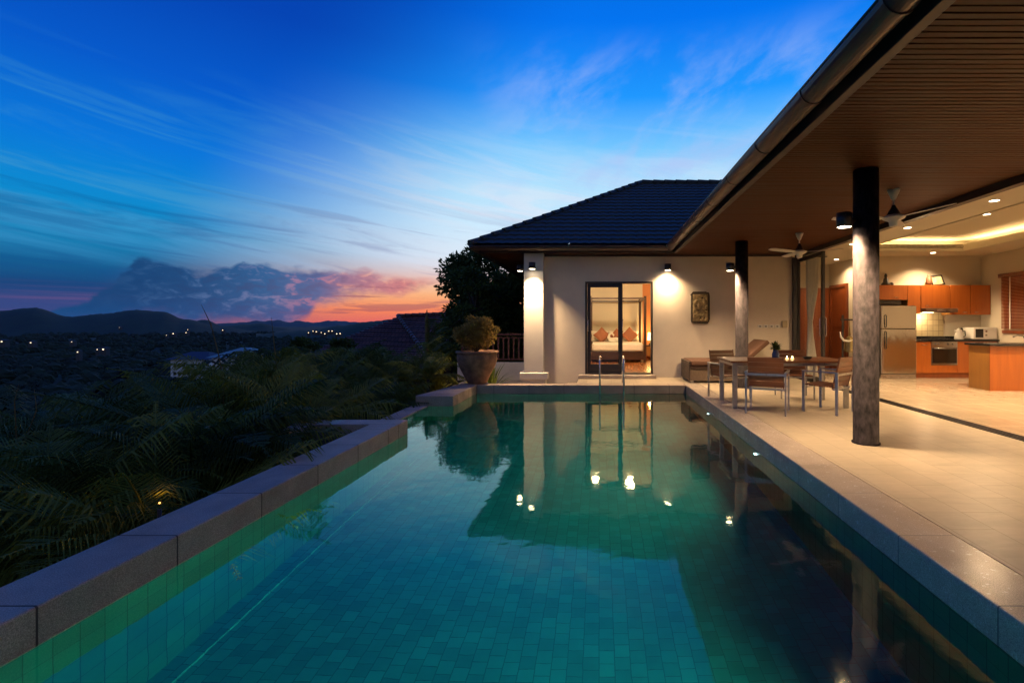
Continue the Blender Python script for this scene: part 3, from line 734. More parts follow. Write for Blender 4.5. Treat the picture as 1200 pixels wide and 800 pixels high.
for i_ in range(nx):
    for j in range(nz):
        q = []
        for a, b in ((i_, j), (i_+1, j), (i_+1, j+1), (i_, j+1)):
            u, v = a/nx, b/nz; ed = min(u, 1-u, v, 1-v)
            q.append((2.43+.385*u, 12.528-(carve(u, v) if ed > 0 else 0), 1.46+.70*v))
        mm.quad(*q, smooth=True)
build('carved_relief', mm, M['stone_plaque'], t)
t = thing('switch_panel', 'row of four small wall switches with a square box at its right', 'light switches', (4.3, 12.6, 1.3))
for k in range(4): build('switch_plate', MB().box((4.135+k*.15, 12.585, 1.29), (4.255+k*.15, 12.599, 1.37)), M['white'], t, .003)
for k in range(4): build('rocker', MB().box((4.165+k*.15, 12.580, 1.31), (4.215+k*.15, 12.5845, 1.34)), M['black'], t)
m = MB(); m.box((4.76, 12.56, 1.30), (4.90, 12.599, 1.47)); build('control_box', m, mat('beige_box', (.4,.32,.2), .5), t, .006)
t = tag(build('access_panel', MB().box((3.98, 12.588, .52), (4.56, 12.599, 1.02)), M['render_wall'], None, .004), 'flat white cupboard panel in wall under the switches', 'wall panel')

# ================================================================== rattan daybed
t = thing('daybed', 'brown rattan daybed with raised backrest against the bedroom wall', 'daybed', (3.1, 11.9, 0))
m = MB(); m.box((2.16, 11.42, .05), (4.16, 11.45, .33)); build('front_panel', m, M['rattan'], t)
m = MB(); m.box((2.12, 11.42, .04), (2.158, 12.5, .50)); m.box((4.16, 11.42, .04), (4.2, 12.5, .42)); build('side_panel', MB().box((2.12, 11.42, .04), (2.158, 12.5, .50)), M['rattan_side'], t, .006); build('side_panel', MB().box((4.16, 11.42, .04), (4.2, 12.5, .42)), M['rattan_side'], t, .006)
m = MB(); m.box((2.16, 11.42, .34), (4.18, 12.5, .40)); m.box((2.16,11.40,.335), (4.2,11.43,.36)); build('seat_frame', m, M['bed_wood'], t, .006)
m = MB(); m.box((2.165, 11.40, .402), (3.5, 12.48, .52)); build('seat_cushion', m, M['cushion'], t, .03)
m = MB(); Mx = Matrix.Translation((3.46, 11.95, .50)) @ Matrix.Rotation(R(-40), 4, 'Y'); m.box((0, -.5, -.05), (.74, .5, .05), Mx); build('backrest', m, M['cushion'], t, .025)
for x in (2.2, 4.12):
    for y in (11.46, 12.44): build('foot', MB().box((x-.03, y-.03, 0), (x+.03, y+.03, .05)), M['steel'], t)

# ================================================================== dining set
TX, TY = 3.17, 8.43
t = thing('dining_table', 'teak topped rectangular table with wide steel legs under the eaves', 'table', (TX, TY, 0))
m = MB()
for k in range(9):
    y = 7.95+k*.107; m.box((2.17, y, .752), (4.17, y+.103, .785))
build('tabletop', m, M['teak_top'], t, .003)
for x in (2.25, 4.09):
    for y in (8.01, 8.86):
        m = MB(); m.box((x-.04, y-.02, 0), (x+.04, y+.02, .75)); build('leg', m, M['chair_steel'], t, .003)
m = MB(); m.box((2.3, 7.99, .70), (4.05, 8.03, .75)); m.box((2.3, 8.84, .70), (4.05, 8.88, .75)); m.box((2.21, 8.03, .70), (2.25, 8.84, .75)); m.box((4.09, 8.03, .70), (4.13, 8.84, .75)); build('apron', m, M['chair_steel'], t)

def make_chair():
    t = thing('dining_chair', 'x', 'chair', (0,0,0), 0, 'teak and steel armchairs round the dining table')
    a = .017
    for sx in (-.29, .29):
        for sy in (-.26, .26):
            m = MB(); m.box((sx-.012, sy-.022, 0), (sx+.012, sy+.022, .635)); build('leg', m, M['chair_steel'], t, .002, local=True)
        m = MB(); m.box((sx-.02, -.284, .636), (sx+.02, .284, .658)); build('armrest', m, M['chair_steel'], t, .003, local=True)
    for lo_, hi_ in (((-.278, -.275, .60), (.278, -.25, .632)), ((-.278, -.22, .375), (.278, -.19, .40)), ((-.278, .20, .385), (.278, .23, .41))): build('cross_bar', MB().box(lo_, hi_), M['chair_steel'], t, .002, local=True)
    m = MB()
    for k in range(6):
        y = -.20+k*.079; m.box((-.262, y, .412+.004*abs(k-2)), (.262, y+.072, .43+.004*abs(k-2)))
    build('seat', m, M['teak'], t, .003, local=True)
    m = MB(); Mx = Matrix.Translation((0, -.19, .425)) @ Matrix.Rotation(R(13), 4, 'X')
    for k in range(6): m.box((-.25, -.010, .015+k*.076), (.25, .010, .015+k*.076+.070), Mx)
    for s in (-.262, .25): m.box((s, -.014, -.04), (s+.012, .014, .475), Mx)
    build('backrest', m, M['teak'], t, .002, local=True)
    return t
ch = make_chair()
spots = [((2.67, 7.66, 0), -26, 'teak armchair nearest the pool with its back to the camera'),
         ((3.66, 7.72, 0), 40, 'teak armchair beside the near round column, turned towards the table'),
         ((2.47, 9.18, 0), 196, 'teak armchair behind the left end of the table facing the camera'),
         ((3.72, 9.22, 0), 172, 'dark slatted armchair behind the right half of the table')]
srcs = ch
for k, (loc, rz_, lb) in enumerate(spots):
    c = ch if k == 0 else copy_tree(ch)
    c.location = loc; c.rotation_euler = (0, 0, R(rz_)); c['label'] = lb

# things on the table
t = thing('vase', 'blue glass vase holding a bushy green plant on the table', 'vase', (3.05, 8.35, .786))
m = MB(); m.lathe((3.05, 8.35, .786), [(.045, 0), (.06, .02), (.062, .09), (.04, .15), (.045, .175), (.05, .18)], 20); build('pot', m, mat('blue_glaze', (.05,.07,.16), .2), t)
m = MB(); rs = random.Random(11)
for k in range(150):
    a = rs.uniform(0, 6.28); e = rs.uniform(.1, 1.4); d = Vector((math.cos(a)*math.cos(e), math.sin(a)*math.cos(e), math.sin(e)))
    b = Vector((3.05, 8.35, .95)); L = rs.uniform(.09, .20); s_ = d.cross(Vector((0,0,1))).normalized()*.016
    mid = b+d*L*.6; tip = b+d*L+Vector((0,0,-.03)); m.tri(b, mid+s_, mid-s_); m.tri(mid+s_, tip, mid-s_)
build('leaves', m, M['leaf_dark'], t)
for k, (x, y, lb) in enumerate([(3.21, 8.26, 'lit tealight in glass cup, the one next to the blue vase'), (3.31, 8.28, 'lit tealight in glass cup, farther from the blue vase')]):
    t = thing('candle', lb, 'candle', (x, y, .786), 0, 'tealights on the dining table')
    m = MB(); m.lathe((x, y, .786), [(.035, .0), (.038, .07), (.035, .07), (.032, .01)], 16); build('glass_cup', m, M['glass'], t)
    m = MB(); m.lathe((x, y, .788), [(.030, 0), (.030, .022)], 14); build('wax', m, emit('wax_glow', (1., .5, .18), 2.2), t)
    m = MB(); m.lathe((x, y, .812), [(.001, 0), (.008, .008), (.006, .02), (.001, .034)], 8); build('flame', m, emit('flame', (1., .7, .3), 40), t)
m = MB(); m.lathe((3.62, 8.4, .786), [(.05, 0), (.085, .035), (.08, .04), (.045, .012), (.001, .01)], 20, caps=False); tag(build('ashtray', m, M['black']), 'black round ashtray on the right half of the table', 'ashtray')

# ================================================================== pool ladder
t = thing('pool_ladder', 'curved stainless steel pool ladder at the far pool edge', 'pool ladder', (.29, 11.1, 0))
for x in (.02, .56):
    pts = [(x, 11.48, -.02), (x, 11.48, .40)]
    for k in range(9):
        a = math.pi*k/8; pts.append((x, 11.19+.29*math.cos(a), .44+.20*math.sin(a)))
    pts += [(x, 10.90, .30), (x, 10.92, -1.35)]
    m = MB(); m.tube(pts, .021, 12); build('rail', m, M['steel'], t)
for z in (-.36, -.66, -.96, -1.26):
    m = MB(); m.box((.04, 10.87, z), (.54, 10.95, z+.02)); build('tread', m, M['steel'], t, .004)
# small lights in the right pool wall
for k, y in enumerate((8.75, 6.1)):
    m = MB(); m.tube([(XR-.001, y, -.36), (XR-.022, y, -.36)], [.035, .03], 14)
    tag(build('pool_light', m, emit('pool_light_glow', (.85, .95, 1), 7)), ['tiny pool wall light below the right coping near the far corner', 'tiny pool wall light below the right coping beside the table'][k], 'pool light', 'small lights in the pool wall')
for x_, y_, e_, rx, rz_ in ((XR-.06, 8.75, 130, 96, 90), (XR-.06, 6.1, 190, 98, 90), (XR-.06, 2.0, 210, 99, 90), (XR-.06, .6, 160, 98, 90), (XR-.06, -1.2, 160, 98, 90)):  # the nearer ones have no fixture, added out of view to brighten the pool
    o = lamp('underwater_light_and_fill', 'SPOT', (x_, y_, -.45), e_*1.3, (.42, 1.0, .74), spot_size=R(160), spot_blend=1.0, shadow_soft_size=.0015); o.rotation_euler = (R(rx), 0, R(rz_))

# ================================================================== big pot with bush
t = thing('potted_bush', 'large weathered urn with rounded ochre bush on the pool corner', 'potted plant', (-2.86, 11.35, 0))
c = (-2.86, 11.35, -.003)
m = MB(); m.lathe(c, [(.20, 0), (.23, .04), (.30, .18), (.42, .42), (.46, .58), (.455, .68), (.44, .70), (.49, .715), (.49, .76), (.43, .765), (.40, .70), (.05, .68)], 40, jit=.004); build('pot', m, M['pot'], t)
def leaf_cloud(m, c, r, n, size, rs, sq=(1,1,1), shell=.6, up=0.0):
    c = Vector(c)
    for _ in range(n):
        d = Vector((rs.gauss(0,1), rs.gauss(0,1), rs.gauss(0,1))).normalized(); q = r*(shell+(1-shell)*rs.random())
        p = c+Vector((d.x*q*sq[0], d.y*q*sq[1], d.z*q*sq[2]))
        a = (d+Vector((rs.gauss(0,.6), rs.gauss(0,.6), rs.gauss(0,.6)+up))).normalized(); b = a.cross(Vector((rs.gauss(0,1), rs.gauss(0,1), rs.gauss(0,1)))).normalized()
        s = size*rs.uniform(.5, 1.4)
        m.quad(p-a*s, p+b*s*.35, p+a*s, p-b*s*.35)
rs = random.Random(21)
m = MB()
leaf_cloud(m, (-2.88, 11.35, 1.12), .44, 5200, .030, rs, (1.1, 1.1, .82), .45, .3)
for k in range(44):
    a = rs.uniform(0, 6.28); e = rs.uniform(-.25, 1.5); d = Vector((math.cos(a)*math.cos(e)*1.05, math.sin(a)*math.cos(e)*1.05, math.sin(e)*.8))
    leaf_cloud(m, Vector((-2.88, 11.35, 1.14))+d*rs.uniform(.36, .50), rs.uniform(.06, .14), 190, .026, rs, (1,1,1), .3, .3)
build('foliage', m, M['leaf_bush'], t)
m = MB()
for k in range(10):
    a = k*.63; m.tube([(-2.88, 11.35, .70), (-2.88+.22*math.cos(a), 11.35+.22*math.sin(a), 1.05)], [.012, .005], 5)
build('stem', m, M['bark'], t)

# ================================================================== terrace balustrade and low wall
t = thing('balustrade', 'reddish wooden balustrade on low cream wall left of the square pillar', 'railing', (-3.0, 14.6, .23))
m = MB(); m.box((-4.2, 14.55, 1.05), (-1.62, 14.66, 1.10)); m.box((-4.2, 14.57, .96), (-1.62, 14.64, .985)); m.box((-4.2, 14.58, .30), (-1.62, 14.63, .34)); build('rail', m, M['rail_wood'], t)
for k in range(17):
    x = -4.15+k*.155; m = MB(); m.box((x, 14.59, .341), (x+.045, 14.62, .959)); build('baluster', m, M['rail_wood'], t)
tag(build('low_terrace_wall', MB().box((-4.25, 14.5, -.3), (-1.62, 14.7, .23)), M['pillar'], None, .01), 'low cream wall carrying the wooden balustrade', 'wall')

# ================================================================== KITCHEN
t = thing('fridge', 'tall two door stainless steel refrigerator beside the oven unit', 'refrigerator', (7.67, 12.6, 0))
m = MB(); m.box((7.22, 12.42, .04), (8.12, 13.04, 1.86)); build('cabinet', m, M['lamp_metal'], t, .01)
def wavy_steel():
    mm = bpy.data.materials.new('fridge_steel'); mm.use_nodes = True; q = NT(mm.node_tree); b = q.n['Principled BSDF']
    b.inputs['Base Color'].default_value = (.74,.71,.66,1); b.inputs['Metallic'].default_value = 1; b.inputs['Roughness'].default_value = .20
    pos = q.node('ShaderNodeTexCoord').outputs['Object']; mp = q.node('ShaderNodeMapping'); q.l.new(pos, mp.inputs[0]); mp.inputs['Scale'].default_value = (6.0, 1, 1.3)
    bn = q.node('ShaderNodeBump'); bn.inputs['Strength'].default_value = .22; bn.inputs['Distance'].default_value = .05
    q.put(bn.inputs['Height'], q.noise(mp.outputs[0], 1.3, 2, .5, .4)); q.l.new(bn.outputs[0], b.inputs['Normal']); return mm
FS = wavy_steel()
m = MB(); m.box((7.225, 12.36, 1.27), (8.115, 12.415, 1.85)); d1 = build('upper_door', m, FS, t, .012)
m = MB(); m.box((7.225, 12.36, .12), (8.115, 12.415, 1.255)); d2 = build('lower_door', m, FS, t, .012)
for d_, z0, z1 in ((d1, 1.30, 1.62), (d2, .75, 1.20)):
    m = MB(); m.tube([(7.32, 12.36, z0), (7.32, 12.32, z0+.02), (7.32, 12.32, z1-.02), (7.32, 12.36, z1)], .013, 8); build('handle', m, M['black'], d_)
m = MB(); m.box((7.225, 12.38, .0), (8.115, 12.42, .105)); build('base_grille', m, M['steel'], t)

t = thing('wall_cabinets', 'orange cherry wall cabinets running above fridge, cooker and worktop', 'kitchen cabinets', (8.8, 12.9, 1.63))
def cab(x0, x1, z0, z1, y=12.70, par=None, hx=None, mt=None):
    m = MB(); m.box((x0, y+.021, z0), (x1, 13.045, z1)); o = build('carcass', m, M['cherry_dark'], par)
    m = MB(); m.box((x0+.004, y, z0+.004), (x1-.004, y+.02, z1-.004)); d = build('cabinet_door', m, mt or M['cherry'], par, .003)
    if hx is not None:
        m = MB(); m.tube([(hx-.05, y, z0+.07), (hx-.03, y-.028, z0+.065), (hx+.03, y-.028, z0+.065), (hx+.05, y, z0+.07)], .008, 8); build('handle', m, M['steel'], d)
cab(7.2, 8.10, 2.02, 2.41, par=t, hx=7.8)
cab(8.105, 8.45, 1.66, 2.41, par=t, hx=8.2)
cab(8.455, 9.22, 1.80, 2.41, par=t, hx=8.62)
cab(9.225, 9.76, 1.63, 2.41, par=t, hx=9.60)
cab(9.765, 10.29, 1.63, 2.41, par=t, hx=9.90)
m = MB(); m.box((7.21, 12.8, 1.90), (8.0, 13.04, 2.01)); tag(build('shelf_board', m, M['bed_wood']), 'dark shelf board between fridge top and wall cabinet', 'shelf')
t = thing('cooker_hood', 'slim brown extractor hood lit over the hob', 'cooker hood', (8.85, 12.8, 1.68))
m = MB(); m.box((8.46, 12.52, 1.69), (9.30, 13.04, 1.795)); build('housing', m, mat('hood_brown', (.12,.07,.05), .35), t, .01)
m = MB(); m.box((8.75, 12.515, 1.715), (9.0, 12.519, 1.76)); build('control_strip', m, M['steel'], t)
m = MB(); m.box((8.52, 12.6, 1.684), (8.72, 12.75, 1.689)); build('bulb', m, emit('hood_glow', (1.,.75,.42), 14), t)
# tiled splashback
tag(build('splashback', MB().box((8.12, 13.03, 1.02), (9.28, 13.047, 1.70)), tiles('splash_tiles', (.50,.42,.26), (.2,.16,.09), .15, .15, .006, .2, .12, 0, plane='XZ')), 'cream square tile splashback behind the hob', 'splashback')
# base unit with oven
t = thing('base_unit', 'cherry base cabinet run with black worktop holding the oven', 'kitchen counter', (8.8, 12.7, 0))
m = MB(); m.box((8.16, 12.50, .0), (10.29, 13.04, .12)); build('plinth', m, M['door_wood'], t)
for x0, x1 in ((8.16, 8.555), (9.235, 9.50), (9.505, 10.29)):
    m = MB(); m.box((x0, 12.46, .125), (x1, 13.04, .935)); d = build('cabinet_door', m, M['cherry'], t, .003)
    if x0 < 9:
        m = MB(); m.tube([(8.30, 12.46, .86), (8.32, 12.43, .85), (8.42, 12.43, .85), (8.44, 12.46, .86)], .008, 8); build('handle', m, M['steel'], d)
m = MB(); m.box((8.13, 12.42, .938), (10.295, 13.045, .985)); build('worktop', m, M['black_stone'], t, .004)
m = MB(); m.box((8.13, 13.0, .9851), (10.295, 13.029, 1.06)); build('backboard', m, M['black_stone'], t)
m = MB(); m.box((8.558, 12.47, .125), (9.232, 13.04, .33)); build('drawer_front', m, M['cherry'], t, .003)
t = thing('oven', 'built in steel oven with black glass door in the cherry unit', 'oven', (8.9, 12.45, .33))
m = MB(); m.box((8.56, 12.45, .335), (9.23, 13.03, .934)); build('body', m, M['steel'], t, .003)
m = MB(); m.box((8.59, 12.43, .38), (9.20, 12.449, .78)); build('glass_door', m, mat('oven_glass', (.02,.012,.008), .08), t, .003)
m = MB(); m.tube([(8.6, 12.40, .765), (9.19, 12.40, .765)], .012, 8); build('handle', m, M['steel'], t)
for x in (8.68, 8.76, 9.0, 9.12):
    m = MB(); m.tube([(x, 12.45, .87), (x, 12.42, .87)], .022, 12); build('knob', m, M['steel'], t)
t = thing('hob', 'black gas hob with pan supports under the hood', 'hob', (8.8, 12.75, .985))
m = MB(); m.box((8.5, 12.5, .986), (9.2, 12.95, 1.0)); build('plate', m, M['black'], t, .003)
for x in (8.68, 9.02):
    m = MB()
    for s in (-.1, 0, .1): m.box((x+s-.006, 12.56, 1.0), (x+s+.006, 12.88, 1.025))
    build('pan_support', m, M['black'], t)
# kettle
t = thing('kettle', 'white electric kettle between hob and microwave', 'kettle', (9.45, 12.7, .985))
m = MB(); m.lathe((9.45, 12.7, .985), [(.10, 0), (.105, .02), (.09, .14), (.07, .25), (.03, .275), (.012, .295)], 24); build('body', m, M['white'], t)
m = MB(); m.tube([(9.53, 12.7, 1.22), (9.61, 12.7, 1.20), (9.62, 12.7, 1.08), (9.55, 12.7, 1.03)], .014, 8); build('handle', m, M['black'], t)
m = MB(); m.tube([(9.39, 12.7, 1.16), (9.33, 12.7, 1.23)], [.03, .012], 8); build('spout', m, M['white'], t)
m = MB(); m.lathe((9.68, 12.88, .985), [(.05, 0), (.05, .28), (.03, .30)], 16); tag(build('canister', m, M['black']), 'black upright canister behind the white kettle', 'canister')
t = thing('microwave', 'white microwave oven with dark round cornered window', 'microwave', (9.95, 12.7, .985))
m = MB(); m.box((9.66, 12.46, .995), (10.26, 12.88, 1.30)); build('body', m, M['white'], t, .015)
m = MB(); m.box((9.70, 12.452, 1.04), (9.90, 12.459, 1.26)); build('window', m, M['black'], t, .003)
for z in (1.10, 1.2):
    m = MB(); m.tube([(9.97, 12.46, z), (9.97, 12.44, z)], .024, 14); build('knob', m, M['steel'], t)
# peninsula
t = thing('peninsula_counter', 'orange cherry peninsula counter with black worktop at right edge', 'kitchen counter', (9.2, 10.3, 0))
m = MB(); m.box((8.12, 10.065, .0), (8.14, 10.62, .93)); build('end_panel', m, M['cherry_dark'], t)
m = MB(); m.box((8.12, 10.04, .0), (10.29, 10.063, .93)); build('front_panel', m, M['cherry'], t)
m = MB(); m.box((8.145, 10.068, .0), (10.29, 10.60, .925)); build('carcass', m, M['cherry_dark'], t)
m = MB(); m.box((8.08, 9.99, .933), (10.295, 10.70, .978)); build('worktop', m, M['black_stone'], t, .004)
t = thing('kitchen_tap', 'small steel tap standing on the peninsula worktop', 'tap', (9.2, 10.5, .98))
m = MB(); m.tube([(9.25, 10.5, .979), (9.25, 10.5, 1.05), (9.2, 10.48, 1.13), (9.05, 10.46, 1.15), (8.95, 10.45, 1.11)], .014, 10); build('spout', m, M['steel'], t)
m = MB(); m.tube([(9.25, 10.5, 1.05), (9.34, 10.5, 1.09)], .009, 8); build('lever', m, M['steel'], t)
# window blind on the right wall
t = thing('wooden_blind', 'red brown wooden venetian blind on the right kitchen wall', 'blind', (10.28, 11.3, 1.25))
m = MB(); m.box((10.19, 10.3, 2.56), (10.298, 12.36, 2.66)); build('headrail', m, M['teak'], t, .004)
m = MB(); z = 1.27
while z < 2.55:
    m.box((10.23, 10.32, z), (10.275, 12.30, z+.028)); z += .036
build('slats', m, M['door_wood'], t)
m = MB(); m.box((10.222, 12.02, 1.26), (10.228, 12.05, 2.56)); m.box((10.222, 10.6, 1.26), (10.228, 10.63, 2.56)); build('tape', m, M['linen'], t)
# decor on top of the cabinets
t = thing('picture_frame', 'tilted picture in black frame on top of wall cabinets', 'picture', (9.0, 12.85, 2.41))
Mx = Matrix.Translation((9.0, 12.80, 2.413)) @ Matrix.Rotation(R(-18), 4, 'X') @ Matrix.Rotation(R(-8), 4, 'Y')
m = MB(); m.box((-.17, -.01, 0), (.17, .012, .03), Mx); m.box((-.17, -.01, .25), (.17, .012, .28), Mx); m.box((-.17, -.01, .03), (-.14, .012, .25), Mx); m.box((.14, -.01, .03), (.17, .012, .25), Mx); build('frame', m, M['black'], t)
m = MB(); m.box((-.139, -.002, .031), (.139, .008, .249), Mx); build('picture', m, mat('picture_print', (.55,.42,.25), .6, .5, 12), t)
m = MB(); m.lathe((8.78, 12.86, 2.412), [(.05, 0), (.08, .06), (.07, .2), (.04, .24), (.05, .27)], 18); tag(build('clay_jar', m, mat('clay_jar', (.2,.09,.05), .5)), 'brown clay jar beside the tilted picture on the cabinets', 'jar')
t = thing('statuette', 'small dark seated statuette on top of the wall cabinets', 'statuette', (7.62, 12.85, 2.41))
m = MB(); m.lathe((7.62, 12.85, 2.412), [(.11, 0), (.12, .03), (.07, .09), (.06, .17), (.035, .20), (.04, .25), (.03, .29), (.005, .32)], 16); build('figure', m, M['black'], t)
m = MB(); m.lathe((7.76, 12.83, 2.412), [(.05, 0), (.055, .05), (.02, .08)], 12); tag(build('small_bowl', m, M['black']), 'small dark bowl right of the seated statuette', 'bowl')
# bell stand
t = thing('bell_stand', 'bronze temple bell hanging in a black frame beside the near column', 'bell', (6.65, 12.7, 0))
m = MB()
for x in (6.40, 6.88): m.box((x-.02, 12.68, 0), (x+.02, 12.72, 1.62)); m.box((x-.03, 12.45, 0), (x+.03, 12.95, .05))
m.box((6.34, 12.685, 1.48), (6.94, 12.715, 1.52)); m.box((6.42, 12.685, .3), (6.86, 12.715, .34)); build('frame', m, M['black'], t, .003)
m = MB(); m.lathe((6.58, 12.7, .66), [(.15, 0), (.14, .04), (.125, .12), (.12, .28), (.10, .36), (.05, .40), (.02, .41), (.03, .45), (.02, .52), (.01, .84)], 24); build('bell', m, mat('old_bronze', (.28,.22,.10), .35, .3, 10, metal=.8), t)
m = MB(); m.tube([(6.28, 12.6, 1.18), (6.30, 12.6, 1.05), (6.38, 12.6, .96), (6.50, 12.6, .94), (6.60, 12.6, .97)], [.01, .025, .03, .025, .015], 10); build('striker', m, M['white'], t)
m = MB(); rs = random.Random(4); leaf_cloud(m, (6.76, 12.62, 1.2), .10, 260, .035, rs, (.8, .6, 2.8), .1); build('garland', m, mat('green_cloth', (.02,.09,.07), .7), t)
# curtain
t = thing('curtain', 'gathered white curtain tied at mid height behind the open glass door', 'curtain', (5.4, 12.4, 0))
m = MB(); n = 40; zs = [3.08, 2.6, 2.1, 1.75, 1.45, 1.1, .6, .05]; ws = [.36, .33, .27, .18, .12, .15, .24, .30]; rows = []
for z, w in zip(zs, ws):
    rows.append([Vector((5.44-.10*(1-w/.36)+w*(u/n-.5), 12.30+.05*math.sin(u/n*math.pi*11)*min(1, w/.2), z)) for u in range(n+1)])
for a, b in zip(rows, rows[1:]):
    for k in range(n): m.quad(a[k], a[k+1], b[k+1], b[k], True)
build('fabric', m, M['linen'], t)
m = MB(); m.tube([(5.2, 12.3, 3.1), (5.8, 12.3, 3.1)], .015, 8); build('curtain_rod', m, M['black'], t)
# sofa glimpsed through glass
t = thing('sofa', 'pale low sofa glimpsed through the open glass door', 'sofa', (6.0, 13.9, 0))
m = MB(); m.box((5.45, 13.5, .05), (6.05, 14.7, .42)); build('seat', m, M['linen'], t, .05)
m = MB(); m.box((5.45, 14.5, .43), (6.05, 14.75, .85)); build('backrest', m, M['linen'], t, .05)

# ================================================================== BEDROOM CONTENT
FZ = .09
t = thing('four_poster_bed', 'dark wood four poster bed with white bedding in lit bedroom', 'bed', (.62, 17.4, FZ))
bx0, bx1, by0, by1 = -.30, 1.56, 16.4, 18.5
for x in (bx0, bx1):
    for y in (by0, by1):
        m = MB(); m.box((x-.045, y-.045, FZ), (x+.045, y+.045, 2.33)); build('post', m, M['bed_wood'], t, .005)
for a, b in (((bx0+.046, by0-.03, 2.22), (bx1-.046, by0+.03, 2.28)), ((bx0+.046, by1-.03, 2.22), (bx1-.046, by1+.03, 2.28)), ((bx0-.03, by0+.046, 2.22), (bx0+.03, by1-.046, 2.28)), ((bx1-.03, by0+.046, 2.22), (bx1+.03, by1-.046, 2.28))):
    m = MB(); m.box(a, b); build('canopy_rail', m, M['bed_wood'], t)
m = MB(); m.box((bx0+.046, by0-.02, FZ+.08), (bx1-.046, by1-.05, .45)); build('bed_frame', m, M['bed_wood'], t, .005)
m = MB()
for z in (.62, .74, .86, .98): m.box((bx0+.046, by1-.02, z), (bx1-.046, by1+.02, z+.06))
build('headboard', m, M['bed_wood'], t)
m = MB(); m.box((bx0+.05, by0+.03, .452), (bx1-.05, by1-.06, .73)); build('mattress', m, M['linen'], t, .06)
def pillow(x, y, z, w, h, rz_, tilt, mt, lb, gp):
    m = MB(); n = 10
    for s in (-1, 1):
        for i_ in range(n):
            for j in range(n):
                q = []
                for a, b in ((i_, j), (i_+1, j), (i_+1, j+1), (i_, j+1)):
                    u, v = a/n*2-1, b/n*2-1; th = .09*((1-u*u)*(1-v*v))**.45; k = 1-.08*(1-abs(u*v))
                    q.append(Vector((u*w/2*k, s*th, v*h/2*k)))
                if s > 0: q.reverse()
                m.quad(*q, smooth=True)
    Mx = Matrix.Translation((x, y, z)) @ Matrix.Rotation(R(tilt), 4, 'X') @ Matrix.Rotation(R(rz_), 4, 'Y'); m.v = [Mx @ q for q in m.v]
    return tag(build('pillow', m, mt), lb, 'pillow', gp)
pillow(.02, 18.25, .93, .62, .40, 0, -18, M['linen'], 'white pillow at left against the slatted headboard', 'white pillows on the bed')
pillow(.64, 18.27, .93, .56, .40, 0, -18, M['linen'], 'white pillow in the middle of the headboard', 'white pillows on the bed')
pillow(1.20, 18.25, .93, .60, .40, 0, -18, M['linen'], 'white pillow at right against the slatted headboard', 'white pillows on the bed')
pillow(.10, 18.0, .97, .46, .46, 45, -16, M['brown_fabric'], 'brown diamond cushion at left beside the towel swan', 'brown cushions on the bed')
pillow(.66, 18.05, .95, .40, .40, 45, -16, M['brown_fabric'], 'brown cushion partly behind the towel swan', 'brown cushions on the bed')
pillow(1.14, 18.0, .97, .46, .46, 45, -16, M['brown_fabric'], 'brown diamond cushion at right of the bed', 'brown cushions on the bed')
m = MB(); m.tube([(.62, 17.5, .78), (.40, 17.5, .80), (.34, 17.5, .90), (.38, 17.5, 1.02), (.47, 17.5, 1.05), (.53, 17.5, .98), (.52, 17.5, .92)], [.13, .09, .045, .038, .038, .03, .01], 12); m.ball((.66, 17.5, .80), .16, 12, (1.1, .9, .6)); tag(build('towel_swan', m, M['linen']), 'white towel folded into a swan on the bed', 'towel')
t = thing('bedside_table', 'dark bedside table right of the bed', 'bedside table', (1.95, 18.2, FZ))
m = MB(); m.box((1.66, 17.9, .55), (2.2, 18.5, .60)); build('top', m, M['bed_wood'], t)
m = MB(); m.box((1.68, 17.92, .2), (2.18, 18.48, .55)); build('body', m, M['cherry_dark'], t)
m = MB()
for x in (1.70, 2.14):
    for y in (17.94, 18.44): m.box((x-.02, y-.02, FZ), (x+.02, y+.02, .2))
build('leg', m, M['bed_wood'], t)
t = thing('bedside_lamp', 'glowing yellow bedside lamp at the right edge of the door', 'lamp', (1.93, 18.15, .6))
m = MB(); m.lathe((1.93, 18.15, .6), [(.08, 0), (.07, .03), (.02, .06), (.02, .2)], 16); build('base', m, M['black'], t)
m = MB(); m.lathe((1.93, 18.15, .78), [(.12, 0), (.09, .28)], 20, caps=False); build('lamp_shade', m, emit('shade_glow', (1.,.62,.18), 7), t)
lamp('lamp_light', 'POINT', (1.93, 18.15, 1.15), 30, (1., .55, .18), t, shadow_soft_size=.08)
for k, (x, y, lb) in enumerate([(-.10, 14.5, 'left one of two bedroom ceiling lights mirrored in the pool'), (.92, 14.5, 'right one of two bedroom ceiling lights mirrored in the pool')]):
    t = thing('bedroom_light', lb, 'ceiling light', (x, y, SZ-.1), 0, 'bedroom ceiling lights')
    m = MB(); m.lathe((x, y, SZ-.1), [(.055, 0), (.05, -.02), (.01, -.03)], 20); build('bulb', m, M['down_glow'], t)
    lamp('lamp_light', 'POINT', (x, y, SZ-.22), 210, (1., .68, .36), t, shadow_soft_size=.1)

